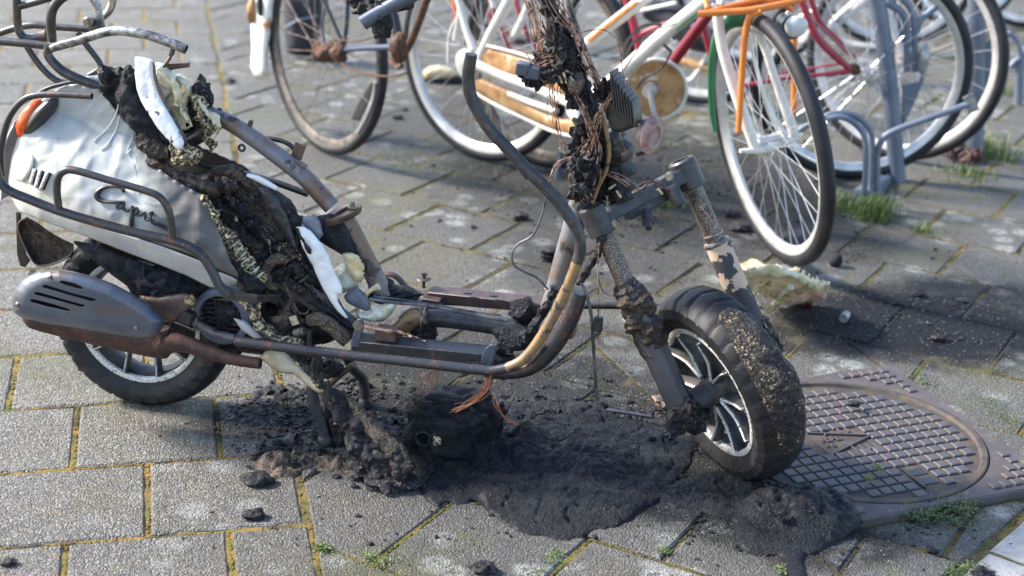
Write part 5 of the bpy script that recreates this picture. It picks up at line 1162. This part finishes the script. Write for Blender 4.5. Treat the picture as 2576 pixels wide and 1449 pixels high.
BT('carrier_strut', P3c, [(1940, 14, -.03), (1975, 14, -.08), (1994, 40, -.1), (1998, 120, -.1), (1998, 220, -.1), (1996, 292, -.1)], 7.5, 'borange', b2)
mb = MB(); lathe(mb, P3c(1985, 62, .0), U(P3c.n + SA * .5), [(-.04, .026), (0, .034), (.03, .034), (.034, .034)], 24); mb.build('lamp_housing', M['blackpl'], b2)
mb = MB(); lump(mb, P3c(2002, 66, .035), (.032, .02, .030), .08, seed=4); mb.build('front_lamp', M['lens'], b2)
BT('lamp_bracket', P3c, [(1940, 100, 0), (1960, 60, 0), (1985, 30, 0)], 6, 'alu', b2)
mb = MB()
for x, y in ((1806, 28), (1796, 20), (1812, 8)): lump(mb, P3c(x, y, .06), (.012, .012, .012), .4, seed=x)
mb.build('headset_bolts', M['alu'], b2)
BT('brake_cable', P2, [(1700, 60, .1), (1640, 80, .1), (1600, 130, .1), (1560, 190, .05)], 2, 'blackpl', b2, seg=6)

splate('orange_edge', [(1476, 100), (1500, 80), (1560, 32), (1600, 2), (1606, 6), (1566, 38), (1506, 86), (1482, 106)], .022, M['borange'], b2, 5, 0, 5, .003, pl=P2)
# --- bicycle with the brown burnt chain disc
c5 = P2(1648, 228, -.14); b3 = bike('bicycle', 'bicycle frame with a large heat-browned chain disc and bare grey crank', (c5[0], c5[1], 0), 0)
P4 = Plane(c5, (-.35, -.937, 0)); D_ = P4.n
mb = MB(); torus(mb, P4(1650, 225, 0), U(D_ + np.array([.25, 0, 0])), .096, circ_prof(.006, .006, 10), 48); mb.build('chain_disc_rim', M['bwhite'], b3)
mb = MB(); lathe(mb, P4(1650, 225, 0), U(D_ + np.array([.25, 0, 0])), [(0, .093), (.006, .088), (-.004, .05), (.006, .02), (.008, .001)], 40); mb.build('chain_disc', M['caramel'], b3)
mb = MB(); lathe(mb, P4(1636, 226, .02), D_, [(0, .024), (.02, .022), (.02, .011), (.03, .01), (.03, .001)], 20); mb.build('crank_boss', M['alu'], b3)
BT('crank', P4, [(1634, 228, .05), (1640, 260, .06), (1650, 310, .07)], [9, 7, 8], 'rack_bare', b3)
BT('pedal', P4, [(1605, 386, .0), (1640, 372, .05)], 9, 'blackpl', b3)
BT('frame_tube', P4, [(1650, 222, -.03), (1690, 160, -.03), (1745, 85, -.03), (1810, 0, -.03)], 15, 'bdarkred', b3, seg=16)
BT('frame_tube', P4, [(1640, 222, -.05), (1616, 150, -.05), (1594, 60, -.05), (1572, -20, -.05)], 12, 'bred', b3, seg=16)
BT('frame_tube', P4, [(1602, 92, -.05), (1660, 68, -.05), (1720, 52, -.05)], 11, 'bred', b3, seg=16)
BT('brake_cable', P4, [(1700, 100, .1), (1660, 62, .1), (1610, 70, .1), (1575, 110, .1), (1570, 150, .1)], 4, 'blackpl', b3, seg=6)
BT('brake_cable', P4, [(1690, 130, .1), (1650, 100, .1), (1600, 100, .1), (1575, 140, .1)], 4, 'blackpl', b3, seg=6)
BT('brake_cable', P4, [(1690, 130, .1), (1665, 170, .1), (1620, 200, .1), (1600, 225, .1)], 3, 'blackpl', b3, seg=6)
# --- red bicycle, right
c6 = np.array([1.139, 5.08, .372]); b4 = bike('bicycle', 'red bicycle with its large rear wheel held in the front bike rack', c6, 0)
bike_wheel(c6, 1.601, .017, .372, b4, ns=36, tw=.02, rimw=.013, ph=.05)
P6 = Plane(c6, (0, -1, 0))
BT('seat_stay', P6, [(2144, 178, .07), (2100, 140, .07), (2060, 98, .07), (2036, 50, .07), (2010, -20, .07)], [9, 11, 11, 11, 10], 'bred', b4)
BT('seat_stay', P6, [(2150, 145, -.06), (2100, 95, -.06), (2062, 55, -.06), (2034, -20, -.06)], [8, 9, 9, 9], 'bred', b4)
BT('chain_stay', P6, [(2140, 178, .07), (2080, 186, .07), (1990, 195, .07), (1930, 205, .07), (1820, 225, .07)], [9, 6, 6, 6, 7], 'bred', b4)
BT('chain_stay', P6, [(2110, 160, -.06), (2020, 176, -.06), (1900, 195, -.06)], 4, 'bred', b4)
mb = MB(); lathe(mb, P6(2148, 172, .05), P6.n, [(0, .02), (.03, .018), (.03, .008), (.04, .008), (.04, .001)], 16); mb.build('axle_nut', M['rustpart'], b4)
BT('mudguard_stay', P6, [(2150, 163, .05), (2100, 60, .05), (2070, -20, .05)], 2.5, 'alu', b4, seg=6)
BT('seat_tube', P6, [(1820, 225, 0), (1780, 100, 0), (1750, -20, 0)], 12, 'bred', b4)
# --- silver bicycles behind
c7 = np.array([1.349, 5.383, .369]); b5 = bike('bicycle', 'silver wheeled bicycle leaning just behind the red one', c7, 0)
bike_wheel(c7, .956, -.059, .372, b5, ns=28, tw=.02, rimw=.013)
P7 = Plane(c7, (-.577, -.816, 0))
BT('fork_blade', P7, [(2275, 140, .06), (2240, 60, .06), (2215, -20, .06)], 9, 'alu', b5); BT('fork_blade', P7, [(2275, 140, -.06), (2262, 60, -.06), (2240, -20, -.06)], 9, 'bblue', b5)
def bg_wheel(px, py, R, yaw, lean, name, label, z=.37, rimm='alu', tubes=()):
    """a bicycle further back: wheel centre seen at px,py at height z, and the frame tubes that show"""
    d = ray(px, py); t = (z - CH) / d[2]; c = CO + d * t; b = bike(name, label, c, 0)
    bike_wheel(c, yaw, lean, R, b, rimm, ns=24, tw=.02, rimw=.013); pl = Plane(c, (-math.cos(yaw), -math.sin(yaw), 0))
    for nm, pts, r, mt in tubes: BT(nm, pl, pts, r, mt, b)
    return b
bg_wheel(2255, -70, .36, 1.35, .1, 'bicycle', 'bicycle parked directly behind the upright blue-grey post', tubes=(('fork_blade', [(2250, -70, .06), (2180, -20, .06), (2080, 70, .06), (2050, 130, .06)], 10, 'bwhite'), ('chain_stay', [(2255, -70, .05), (2150, 30, .05), (2060, 100, .05)], 8, 'alu'), ('mudguard', [(2060, 70, 0), (2100, 96, 0), (2150, 112, 0), (2210, 116, 0)], 10, 'bwhite'), ('pannier_rail', [(2100, 40, .05), (2000, 60, .05), (1960, 100, .05)], 6, 'bwhite')))
bg_wheel(1900, -40, .36, 1.2, 0, 'bicycle', 'bicycle glimpsed through the spokes of the white bicycle front wheel', tubes=(('chain_stay', [(1980, 60, .05), (2060, 20, .05), (2120, -20, .05)], 9, 'alu'), ('fork_blade', [(1960, 0, .1), (1990, 60, .1), (2010, 120, .1)], 8, 'bwhite')))
bg_wheel(2440, -110, .36, 1.9, 0, 'bicycle', 'bicycle standing behind the two grey rack posts')
bg_wheel(2600, -110, .36, 1.2, 0, 'bicycle', 'black tyred bicycle cut off by the top right corner')
bg_wheel(1770, 34, .36, 1.1, 0, 'bicycle', 'bicycle with dark chain case seen under the dark red tube', tubes=(('chain_case', [(1630, 20, .05), (1700, 50, .05), (1750, 90, .05), (1800, 110, .05)], [36, 52, 50, 36], 'bag'), ('crank', [(1742, 62, .12), (1756, 76, .12), (1765, 84, .12)], [9, 11, 7], 'alu'), ('chain_case', [(1700, 150, .05), (1760, 165, .05), (1800, 175, .05)], [14, 18, 16], 'caramel'), ('frame_tube', [(1700, 190, .06), (1740, 200, .06), (1790, 120, .06)], 9, 'bwhite'), ('carrier', [(1600, 30, .1), (1700, 8, .1)], 7, 'bwhite')))
bg_wheel(1378, 158, .36, .9, 0, 'bicycle', 'bicycle whose rear wheel stands behind the bare wiring loom', rimm='rustrim', tubes=(('frame_tube', [(1400, 180, 0), (1330, 90, 0), (1290, -20, 0)], 7, 'bred'), ('frame_tube', [(1390, 160, .05), (1300, 150, .05), (1240, 20, .05)], 5, 'bdarkred'), ('seat_tube', [(1412, 380, .05), (1400, 450, .05), (1402, 500, .05)], 7, 'rack')))
bg_wheel(1300, -90, .36, 1.0, .05, 'bicycle', 'bicycle with dark wheels and pink tubes behind the white one', rimm='rustrim', tubes=(('frame_tube', [(1190, -10, 0), (1260, 70, 0), (1340, 180, 0)], 8, 'bred'), ('mudguard', [(1150, -20, 0), (1146, 10, 0), (1150, 46, 0)], 12, 'orangelens')))
bg_wheel(1600, -230, .36, .9, 0, 'bicycle', 'bicycle with a smoke-browned wheel disc behind the steering column', rimm='alu', tubes=(('coat_guard', [(1490, -30, .02), (1530, 10, .02), (1560, 50, .02)], [50, 58, 34], 'caramel'), ('fork_blade', [(1470, -20, .1), (1490, 60, .1), (1510, 130, .1), (1520, 230, .1)], 9, 'bwhite'), ('frame_tube', [(1580, -20, .1), (1640, 60, .1), (1680, 120, .1)], 12, 'alu')))

# ================================================================== bike racks
def rack(px, py, label, dx=0., k=1., post=True):
    g0 = gnd(px, py); r = thing('bike_rack', label, 'bike rack', g0, 'blue-grey bike racks'); pl = Plane(g0, (0, -1, 0)); X0 = px - 2196; Y0 = py - 522
    def q(pts, rad, nm='holder_tube', mat='rack'): return BT(nm, pl, [(p[0] + X0, p[1] + Y0, p[2] if len(p) > 2 else 0) for p in pts], rad, mat, r)
    return r, pl, q
r1, pr, q = rack(2196, 522, 'blue-grey steel bike rack with looped wheel holder gripping the red bicycle')
q([(2052, 312), (2080, 291), (2112, 284), (2148, 290), (2178, 312), (2192, 340), (2194, 400), (2190, 480)], 8.5)
q([(2080, 300, .04), (2110, 294, .04), (2138, 302, .04), (2162, 322, .04), (2176, 350, .04), (2178, 420, .04), (2174, 490, .04)], 8.5)
q([(1990, 345), (2020, 322), (2060, 302)], 8.5)
q([(2208, 480), (2206, 400), (2212, 366), (2228, 342), (2262, 324), (2330, 300), (2400, 275), (2436, 262)], 9)
mb = MB(); beam(mb, pr(2430, 266, 0), pr(2456, 254, 0), .004, .06, up=UP); mb.build('holder_end_plate', M['rack_bare'], r1)
mb = MB(); beam(mb, pr(2165, 500, .03), pr(2232, 455, -.35), .05, .06); mb.build('rack_foot', M['rack'], r1)
g1 = gnd(2258, 455); pp = Plane(g1, (0, -1, 0))
BT('rack_post', pp, [(2258, 458), (2252, 380), (2244, 280), (2230, 150), (2216, 60), (2200, -40)], 24, 'rack', r1, seg=20)
pl_patch('rack_gusset', pp, [(2270, 215), (2310, 205), (2322, 180), (2324, 200), (2304, 250), (2280, 300), (2268, 320)], .0, 'rack', r1, 6, thick=.006)
BT('holder_tube', pp, [(2232, 8), (2268, 30), (2280, 60), (2282, 110), (2282, 180)], 10, 'rack', r1)
BT('holder_tube', pp, [(2265, -10), (2290, 20), (2300, 60), (2302, 180)], 10, 'rack', r1)
BT('holder_tube', pp, [(2306, 80), (2314, 52), (2336, 32), (2366, 8)], 10, 'rack', r1)
mb = MB(); lump(mb, pp(2324, 150, .03), (.02, .015, .05), .2, seed=2); mb.build('worn_end_cap', M['rack_bare'], r1)
g2 = gnd(2452, 395); pq = Plane(g2, (0, -1, 0)); r2 = thing('bike_rack', 'blue-grey bike rack post behind the silver wheeled bicycle', 'bike rack', g2, 'blue-grey bike racks')
BT('rack_post', pq, [(2452, 398), (2455, 300), (2458, 150), (2458, 60), (2456, -20)], 26, 'rack', r2, seg=20)
pl_patch('rack_gusset', pq, [(2478, 110), (2520, 80), (2530, 100), (2510, 180), (2480, 220)], 0, 'rack', r2, 6, thick=.006)
g3 = gnd(2560, 262); p3_ = Plane(g3, (0, -1, 0)); r3 = thing('bike_rack', 'blue-grey bike rack at the right edge, half hidden', 'bike rack', g3, 'blue-grey bike racks')
BT('holder_tube', p3_, [(2535, 82), (2556, 100), (2566, 130), (2568, 190), (2566, 262)], 9, 'rack', r3); BT('holder_tube', p3_, [(2540, 170), (2560, 150), (2600, 130)], 11, 'rack', r3); BT('rack_post', p3_, [(2562, 266), (2564, 200), (2566, 160)], 16, 'rack', r3)

# ================================================================== melted puddles and debris
def mound(name, poly, h, edge, mat, label, cat, amp=.012, ns=22, cell=.0055, peaks=(), rough=.012, sm=True, cracks=0):
    tarry = mat == 'tar'
    if sm: poly = [(x + (6 if tarry else 4) * fbm((x, y, 2), .06, 3), y + (5 if tarry else 3) * fbm((x, y, 7), .06, 3)) for x, y in smooth_poly(poly, 7)]
    Wp = [gnd(*p)[:2] for p in poly]
    def fn(x, y, d):
        t = min(1, d / edge); z = h * math.sqrt(max(0, 1 - (1 - t) ** 2))
        for (px, py, r, hh) in peaks:
            gq = gnd(px, py); dd = math.hypot(x - gq[0], y - gq[1]) / r
            if dd < 1: z += hh * (1 - dd * dd) ** (.8 if hh > .05 else 1.3) * (1 + .25 * fbm((x, y, 2), 30, 3))
        n = fbm((x, y, 1.7), ns, 4); n2 = fbm((x, y, 4), ns * 4, 3)
        if tarry: n2 += .9 * (.35 - abs(noise.noise(Vector((x * 42, y * 42, 3 + 2 * n))))) + .5 * (.3 - abs(noise.noise(Vector((x * 95, y * 95, 1))))) + .5 * fbm((x, y, 9), 130, 3)
        ri = (1 - abs(noise.noise(Vector((x * 14, y * 14, 7)))) * 2)
        return (x, y, z + t * (amp * n + (.0042 if tarry else amp * .35) * n2 - cracks * max(0, ri - .82) * 5) - .002)
    mb = patch(MB(), Wp, cell, fn, rough=0, drop=(lambda x, y: fbm((x, y, 5.3), 24, 4) > .06) if mat == 'char' else None); o = mb.build(name, M[mat], None, ang=180); return tag(o, label, cat)
mound('melted_plastic', [(1048, 1190), (1056, 1240), (1095, 1275), (1130, 1262), (1160, 1272), (1200, 1262), (1240, 1300), (1300, 1338), (1370, 1352), (1430, 1362), (1490, 1340), (1560, 1325), (1610, 1290), (1660, 1262), (1690, 1225), (1730, 1185), (1748, 1130), (1745, 1104), (1690, 1090), (1640, 1068), (1560, 1050), (1470, 1020), (1390, 1004), (1300, 1012), (1220, 990), (1120, 985), (1050, 1005), (1022, 1060), (1030, 1130)],
      .012, .03, 'tar', 'large black puddle of melted plastic hardened under the scooter', 'melted plastic', .0035, 11, .0036, ((1440, 1150, .16, .022), (1230, 1120, .12, .02), (1520, 1250, .14, .012), (1330, 1110, .045, .022), (1480, 1040, .06, .012), (1250, 1240, .07, .012), (1620, 1160, .08, .008), (1380, 1290, .06, .01)), cracks=.006)
mound('melted_plastic', [(1640, 1245), (1700, 1215), (1780, 1190), (1850, 1195), (1900, 1222), (1960, 1205), (2040, 1215), (2110, 1240), (2140, 1270), (2148, 1300), (2166, 1322), (2150, 1345), (2100, 1370), (2050, 1392), (2020, 1402), (2030, 1470), (1990, 1475), (1965, 1405), (1900, 1398), (1862, 1378), (1850, 1345), (1850, 1320), (1800, 1305), (1750, 1288), (1690, 1280)],
      .014, .03, 'tar', 'hardened black plastic flow draped against the manhole frame', 'melted plastic', .005, 13, .0036, ((1970, 1285, .10, .026), (2090, 1300, .11, .026), (2030, 1335, .07, .018), (1930, 1300, .06, .02), (1880, 1230, .05, .015)), cracks=.002)
mound('melted_plastic', [(560, 1020), (610, 985), (680, 965), (760, 975), (840, 985), (880, 1040), (870, 1100), (820, 1140), (760, 1130), (690, 1115), (720, 1085), (680, 1072), (600, 1066), (556, 1050)],
      .004, .03, 'char', 'thin crust of burnt crumbs spread behind the centre stand', 'debris', .006, 60, .0042, ((640, 1040, .09, .002), (780, 1115, .07, .012), (720, 985, .06, .01)))
mound('melted_plastic', [(645, 1155), (660, 1140), (700, 1135), (760, 1142), (830, 1150), (900, 1165), (900, 1195), (840, 1190), (780, 1180), (745, 1195), (700, 1204), (660, 1198), (646, 1180)],
      .008, .02, 'tanchar', 'crumpled tan and black burnt scrap left of the fallen panel', 'debris', .014, 40, .0042, ((690, 1165, .035, .02), (850, 1172, .03, .012)))
mound('melted_plastic', [(870, 1040), (930, 1030), (1010, 1040), (1040, 1080), (1000, 1100), (930, 1070)], .006, .02, 'char', 'sooty crumbs between the stand feet and the charred block', 'debris', .01, 50, .0045)
mound('melted_plastic', [(1290, 990), (1340, 1000), (1420, 1010), (1500, 1018), (1600, 1030), (1700, 1040), (1720, 1075), (1640, 1085), (1560, 1060), (1440, 1060), (1350, 1040), (1296, 1020)], .005, .02, 'char', 'band of ash and crumbs behind the melted puddle', 'debris', .014, 45, .0045, ((1400, 1018, .03, .014), (1560, 1045, .05, .008)))
# charred block (burnt battery and electrics)
cb = thing('charred_block', 'charred black box-shaped lump with copper wires on top, under the foot rail', 'debris', gnd(1140, 1140))
G0 = gnd(1136, 1128)
mb = MB(); V, F = ico(5); vs = []
for v in V:
    q_ = np.sign(v) * np.abs(v) ** .62; r = np.array([.098, .07, .078]); k = 1 + .22 * fbm(v + 3, 2.2, 5) + .05 * fbm(v, 9, 3)
    e = q_ * r * k; vs.append(G0 + SA * e[0] - SN * e[1] + UP * (e[2] + .055))
mb.add(vs, F).build('burnt_casing', M['tar'], cb, ang=180)
mb = MB(); 
for a in (0, 1): torus(mb, G0 + SN * .066 - SA * (.045 - .03 * a) + UP * .05, SN, .016, circ_prof(.006, .004, 8), 20)
mb.build('melted_hollow', M['char'], cb)
mb = MB(); lump(mb, G0 + SN * .068 - SA * .012 + UP * .052, (.012, .006, .014), .4, seed=3); mb.build('yellowed_core', M['creamchar'], cb)
tag(mound('ash_heap', [(1240, 1110), (1300, 1100), (1340, 1120), (1336, 1160), (1280, 1175), (1240, 1160)], 0.012, .02, 'ash', 'pale grey ash between the charred block and the puddle', 'ash', .012, 60, .004))
# brittle flakes broken loose on the puddles
mb = MB(); q_ = random.Random(31)
for (cx, cy, rx, ry, n_, hz) in ((1280, 1110, 120, 45, 80, .022), (1350, 1035, 220, 30, 130, .006), (1980, 1300, 90, 50, 8, .05), (1600, 1120, 120, 30, 20, .016), (860, 1000, 170, 50, 110, .004), (700, 1150, 90, 30, 60, .01), (1140, 1090, 70, 45, 60, .12)):
    for k in range(n_):
        p = gnd(cx + q_.gauss(0, .5) * rx, cy + q_.gauss(0, .5) * ry); r = q_.uniform(.003, .009)
        if cx == 1140: p = G0 + np.array([q_.gauss(0, .05), q_.gauss(0, .035), 0])
        lump(mb, p + UP * hz * q_.uniform(.3, 1), (r * q_.uniform(.7, 1.8), r * q_.uniform(.6, 1.4), r * q_.uniform(.3, .9)), .9, ns=2.2, sub=2, seed=k)
tag(mb.build('burnt_flakes', M['char'], ang=50), 'brittle black flakes broken loose over the melted puddle and ash', 'debris', kind='stuff')
# far piece of cream plastic
s1 = thing('melted_cream_scrap', 'long melted cream and tan plastic scrap lying behind the front wheel', 'debris', gnd(1960, 760))
PS = Plane(gnd(1960, 762), (0, -.7, -.75))
splate('scrap_shell', [(1850, 660), (1880, 656), (1940, 662), (1990, 676), (2030, 690), (2060, 706), (2086, 710), (2084, 726), (2076, 752), (2040, 766), (2000, 765), (1960, 752), (1935, 748), (1900, 735), (1870, 715), (1852, 690)], .0, M['cream'], s1, 5, .045, 26, .004, (), .02, 18, 4, pl=PS)
BT('scrap_strand', PS, [(1990, 720, .05), (1965, 740, .04), (1945, 765, .02)], [8, 6, 4], 'palecream', s1, amp=.004)
s2 = thing('melted_tan_scrap', 'tan melted scrap lying under the white bicycle rear wheel', 'debris', gnd(1105, 205))
splate('scrap_shell', [(1065, 180), (1080, 168), (1105, 165), (1135, 172), (1150, 185), (1140, 198), (1100, 202), (1068, 198)], .0, M['yellowfoam'], s2, 5, .04, 14, .004, pl=Plane(gnd(1105, 205), (0, -1, 0)))
mb = MB(); lump(mb, gnd(1110, 205) + UP * .008, (.1, .04, .02), .4, seed=3); mb.build('burnt_base', M['char'], s2)
s3 = thing('metal_clip', 'small bent grey metal clip standing on the ash left of the axle lump', 'debris', gnd(1665, 1030))
mb = MB(); q_ = gnd(1672, 1022) + UP * .02; box(mb, q_, (U(SA - SN * .5), U(SN + SA * .5), UP), (.028, .014, .003), .3); mb.build('clip_plate', M['ochrepipe'], s3)
mb = MB(); beam(mb, gnd(1650, 1018) + UP * .012, gnd(1690, 1052) + UP * .01, .006, .02); mb.build('clip_edge', M['greyrust'], s3)
s4 = thing('steel_strip', 'thin black steel strip with turned up ends lying on the ash', 'debris', gnd(1560, 1058))
mb = MB(); beam(mb, gnd(1526, 1052) + UP * .022, gnd(1645, 1072) + UP * .022, .012, .004); beam(mb, gnd(1640, 1071) + UP * .022, gnd(1642, 1073) + UP * .042, .012, .004, up=SA); mb.build('strip', M['darksteel'], s4)
s5 = tag(MB().add(*(lambda m: (m.v, m.f))(beam(MB(), gnd(1858, 1195) + UP * .02, gnd(1905, 1238) + UP * .012, .012, .008))).build('wooden_splinter', M['ochrepipe']), 'flat brown splinter sticking out below the front tyre', 'debris')
mb = MB(); tube(mb, [gnd(2120, 812) + UP * .012, gnd(2128, 802) + UP * .012], .012, 14, smooth=False, hollow=True); tag(mb.build('bottle_cap', M['rack_bare']), 'small grey metal cap lying on the far sooty patch', 'debris')
mb = MB(); lump(mb, gnd(2101, 670) + UP * .018, (.02, .018, .02), .15, seed=3); tag(mb.build('black_pebble', M['foam']), 'round black pebble behind the cream scrap near the front bicycle tyre', 'debris')
# loose charcoal pieces
labs = [((640, 1302), .022, 'charcoal chunk lying alone on the left slabs'), ((645, 1215), .03, 'flat black flake left of the tan scrap'), ((930, 1370), .007, 'tiny black crumb on the centre slab'), ((1218, 1438), .024, 'charcoal chunk at the bottom edge, centre'),
        ((2345, 1388), .012, 'rectangular black chip on the right slab'), ((2470, 1448), .02, 'charcoal chunk in the bottom right corner'), ((1838, 545), .03, 'dark burnt lump beside the front bicycle wheel'), ((1862, 580), .03, 'flat dark lump beyond the far fork leg'),
        ((1500, 395), .0, ''), ((2360, 856), .02, 'dark stone at the near edge of the far soot patch'), ((2310, 745), .018, 'dark stone on the upper right slabs'), ((1000, 300), .022, 'black lump between the two rear bicycle wheels'), ((1018, 280), .014, 'small black lump by the white bicycle tyre'),
        ((1310, 552), .026, 'burnt lump beside the bent loose wire'), ((1385, 655), .03, 'black and silver melted clump behind the down tube'), ((1900, 770), .012, 'pale glittering crumb behind the front fork'), ((578, 208), .022, 'black flake on the slabs left of the rusty bicycle'), ((215, 930), .016, 'black flake left of the rear tyre'), ((20, 1420), .016, 'black crumbs in the bottom left corner'), ((770, 690), .0, ''),
        ((2150, 1020), .014, 'blackened twist of plastic lying on the manhole lid'), ((1085, 178), .0, ''), ((820, 135), .0, ''), ((2440, 1420), .0, '')]
for i, ((x, y), r, lb) in enumerate(labs):
    if not lb: continue
    mb = MB(); zz = ZF + .012 if 'manhole' in lb else 0
    lump(mb, gnd(x, y, zz) + UP * r * .3, (r, r * .75, r * .5), .5, ns=2, seed=60 + i); 
    if 'clump' in lb: lump(mb, gnd(x, y) + UP * .03, (.03, .02, .012), .4, seed=80)
    tag(mb.build('charcoal_piece', M['char'] if 'pale' not in lb else M['palecream'], ang=70), lb, 'debris')
mb = MB(); q_ = random.Random(77)
zones = [(1000, 1040, 420, 90, 500), (1500, 1100, 330, 160, 350), (2350, 800, 230, 70, 200), (1600, 560, 330, 110, 300), (700, 1080, 160, 90, 300), (1900, 1300, 300, 80, 200), (1280, 560, 420, 170, 120), (2200, 620, 350, 140, 140), (1750, 460, 260, 80, 260), (1050, 1330, 700, 90, 90), (2350, 1330, 220, 90, 60), (1700, 330, 500, 120, 160)]
for (cx, cy, rx, ry, n_) in zones:
    for k in range(n_):
        x, y = cx + q_.gauss(0, .5) * rx, cy + q_.gauss(0, .5) * ry; p = gnd(x, y); r = abs(q_.gauss(0, .0026)) + .0009
        if y < -50 or (max(abs((p[:2] - MHC) @ MEX), abs((p[:2] - MHC) @ MEY)) < MHH): continue
        sc3 = (r * q_.uniform(.7, 1.6), r * q_.uniform(.7, 1.4), r * q_.uniform(.4, .9)); mb.add([(p[0] + v[0] * sc3[0] * q_.uniform(.8, 1.2), p[1] + v[1] * sc3[1] * q_.uniform(.8, 1.2), r * .3 + v[2] * sc3[2]) for v in V12], F12)
tag(mb.build('charcoal_crumbs', M['char'], smooth=False), 'scattered charcoal crumbs on the sooty paving slabs', 'debris', kind='stuff')

# ================================================================== weeds and grass
def blades(cx, cy, n, spread, h, mb, q, w_=.0016):
    g0 = gnd(cx, cy)
    for k in range(n):
        a = q.uniform(0, 6.28); p = g0 + np.array([q.gauss(0, spread), q.gauss(0, spread), 0]); l = h * q.uniform(.5, 1.2); d = np.array([math.cos(a), math.sin(a), 0]); s_ = np.array([-d[1], d[0], 0]) * w_ * q.uniform(.6, 1.3); b = q.uniform(.2, 1.)
        pts = [p, p + UP * l * .5 + d * l * .15 * b, p + UP * l * .8 + d * l * .5 * b, p + UP * l * (.95 - .3 * b) + d * l * .95 * b]
        vs = []
        for i, pt in enumerate(pts[:3]): vs += [pt - s_ * (1 - i * .25), pt + s_ * (1 - i * .25)]
        vs.append(pts[3]); mb.add(vs, [(0, 1, 3, 2), (2, 3, 5, 4), (4, 5, 6)])
def leaves(pts, n, spread, mb, q, L=.007, hh=.02):
    for k in range(n):
        x, y = pts[q.randrange(len(pts))]; g0 = gnd(x, y); p = g0 + np.array([q.gauss(0, spread), q.gauss(0, spread), q.uniform(0, hh)]); a = q.uniform(0, 6.28); l = L * q.uniform(.5, 1.4)
        d = np.array([math.cos(a), math.sin(a), q.uniform(-.3, .6)]); s_ = np.array([-d[1], d[0], q.uniform(-.4, .4)]) * .33
        vs = [p, p + (d * .45 + s_) * l, p + d * l, p + (d * .45 - s_) * l, p + d * l * .5 - UP * l * .12]; mb.add(vs, [(0, 1, 4), (1, 2, 4), (2, 3, 4), (3, 0, 4)])
q_ = random.Random(9)
for (x, y, n, sp_, h_, lb) in ((2195, 545, 420, .035, .075, 'bright grass tuft growing at the foot of the front bike rack'), (2120, 520, 160, .04, .05, 'thin grass left of the bike rack foot'), (2460, 380, 260, .05, .08, 'green grass beside the rusty chain'), (2440, 440, 160, .05, .035, 'low green growth in front of the rusty chain'), (2530, 400, 120, .05, .05, 'grass at the right edge beyond the chain'), (1685, 515, 130, .03, .03, 'small green weed behind the fork yoke'), (2320, 582, 90, .02, .02, 'small green weed in a joint right of the rack'), (2540, 240, 80, .04, .06, 'grass at the far right rack')):
    mb = MB(); blades(x, y, n, sp_, h_, mb, q_); tag(mb.build('grass_tuft', M['grass'], smooth=False), lb, 'grass')
def weed(pts, n, sp_, L, hh, mt, nm, lb, dz=0, kind=None):
    mb = MB(); leaves(pts, n, sp_, mb, q_, L, hh)
    if dz: mb.v = [(x, y, z + dz) for x, y, z in mb.v]
    tag(mb.build(nm, M[mt], smooth=False), lb, 'weeds' if kind is None else 'moss', kind=kind)
weed([(2290 + 14 * k + q_.gauss(0, 6), 1292 + q_.gauss(0, 8) - k * 1.0) for k in range(12)] + [(2350, 1312), (2400, 1318), (2430, 1305), (2300, 1315)], 1500, .012, .007, .02, 'leaf', 'weed_patch', 'small-leaved dark green weeds along the near edge of the manhole frame')
weed([(2180, 1240)], 60, .006, .006, .01, 'grass', 'weed_sprig', 'tiny green sprig in the nearer lifting slot of the manhole lid', ZF + .01)
weed([(2205, 1212)], 60, .006, .006, .01, 'grass', 'weed_sprig', 'tiny green sprig in the farther lifting slot of the manhole lid', ZF + .01)
weed([(808, 1383), (815, 1386)], 150, .008, .006, .01, 'grass', 'weed_sprig', 'bright green moss sprig where three slab joints meet')
weed([(930, 1405), (960, 1415)], 130, .009, .006, .01, 'grass', 'weed_sprig', 'green moss strip in the joint right of the bright sprig')
weed([(1360, 1440), (1390, 1410), (1410, 1400)], 150, .012, .006, .008, 'grass', 'weed_sprig', 'green sprigs in the joint at the bottom edge, below the black puddle')
weed([(1672, 1388)], 60, .008, .006, .008, 'grass', 'weed_sprig', 'small green sprig at the joint crossing right of the black puddle')
weed([(1960, 1437)], 50, .008, .006, .008, 'grass', 'weed_sprig', 'small green sprig at the bottom edge below the draped plastic flow')
weed([(2560, 1240)], 120, .02, .006, .012, 'leaf', 'weed_patch', 'dark weeds at the right edge beside the manhole frame side')
weed([(2480, 1010), (2500, 1040), (2540, 1060)], 260, .022, .006, .01, 'leaf', 'weed_patch', 'dark weeds in the joint right of the manhole frame')
weed([(2300, 945), (2330, 965)], 150, .016, .006, .01, 'leaf', 'weed_patch', 'dark weeds at the far corner of the manhole frame')
weed([(2420, 1440), (2450, 1430), (2400, 1448)], 300, .012, .006, .01, 'leaf', 'weed_patch', 'low weeds at the bottom edge beside the pale clinkers')
weed([(q_.uniform(950, 1480), q_.uniform(350, 450)) for k in range(40)] + [(q_.uniform(1650, 1850), q_.uniform(300, 430)) for k in range(30)], 1800, .03, .008, .008, 'leaf', 'ground_moss', 'patches of green moss on the slabs under the white bicycle', 0, 'stuff')
# rusty chain heap
ch = thing('rusty_chain', 'heap of thick rusty chain links under the silver wheel at right', 'chain', gnd(2425, 405))
for k in range(16):
    c_ = gnd(2380 + q_.random() * 100, 385 + q_.random() * 28) + UP * q_.uniform(.008, .045); mb = MB(); n_ = U([q_.gauss(0, 1), q_.gauss(0, 1), q_.gauss(0, 1) + .6]); torus(mb, c_, n_, .019, circ_prof(.0055, .0055, 8), 18); mb.build('chain_link', M['chain'], ch)
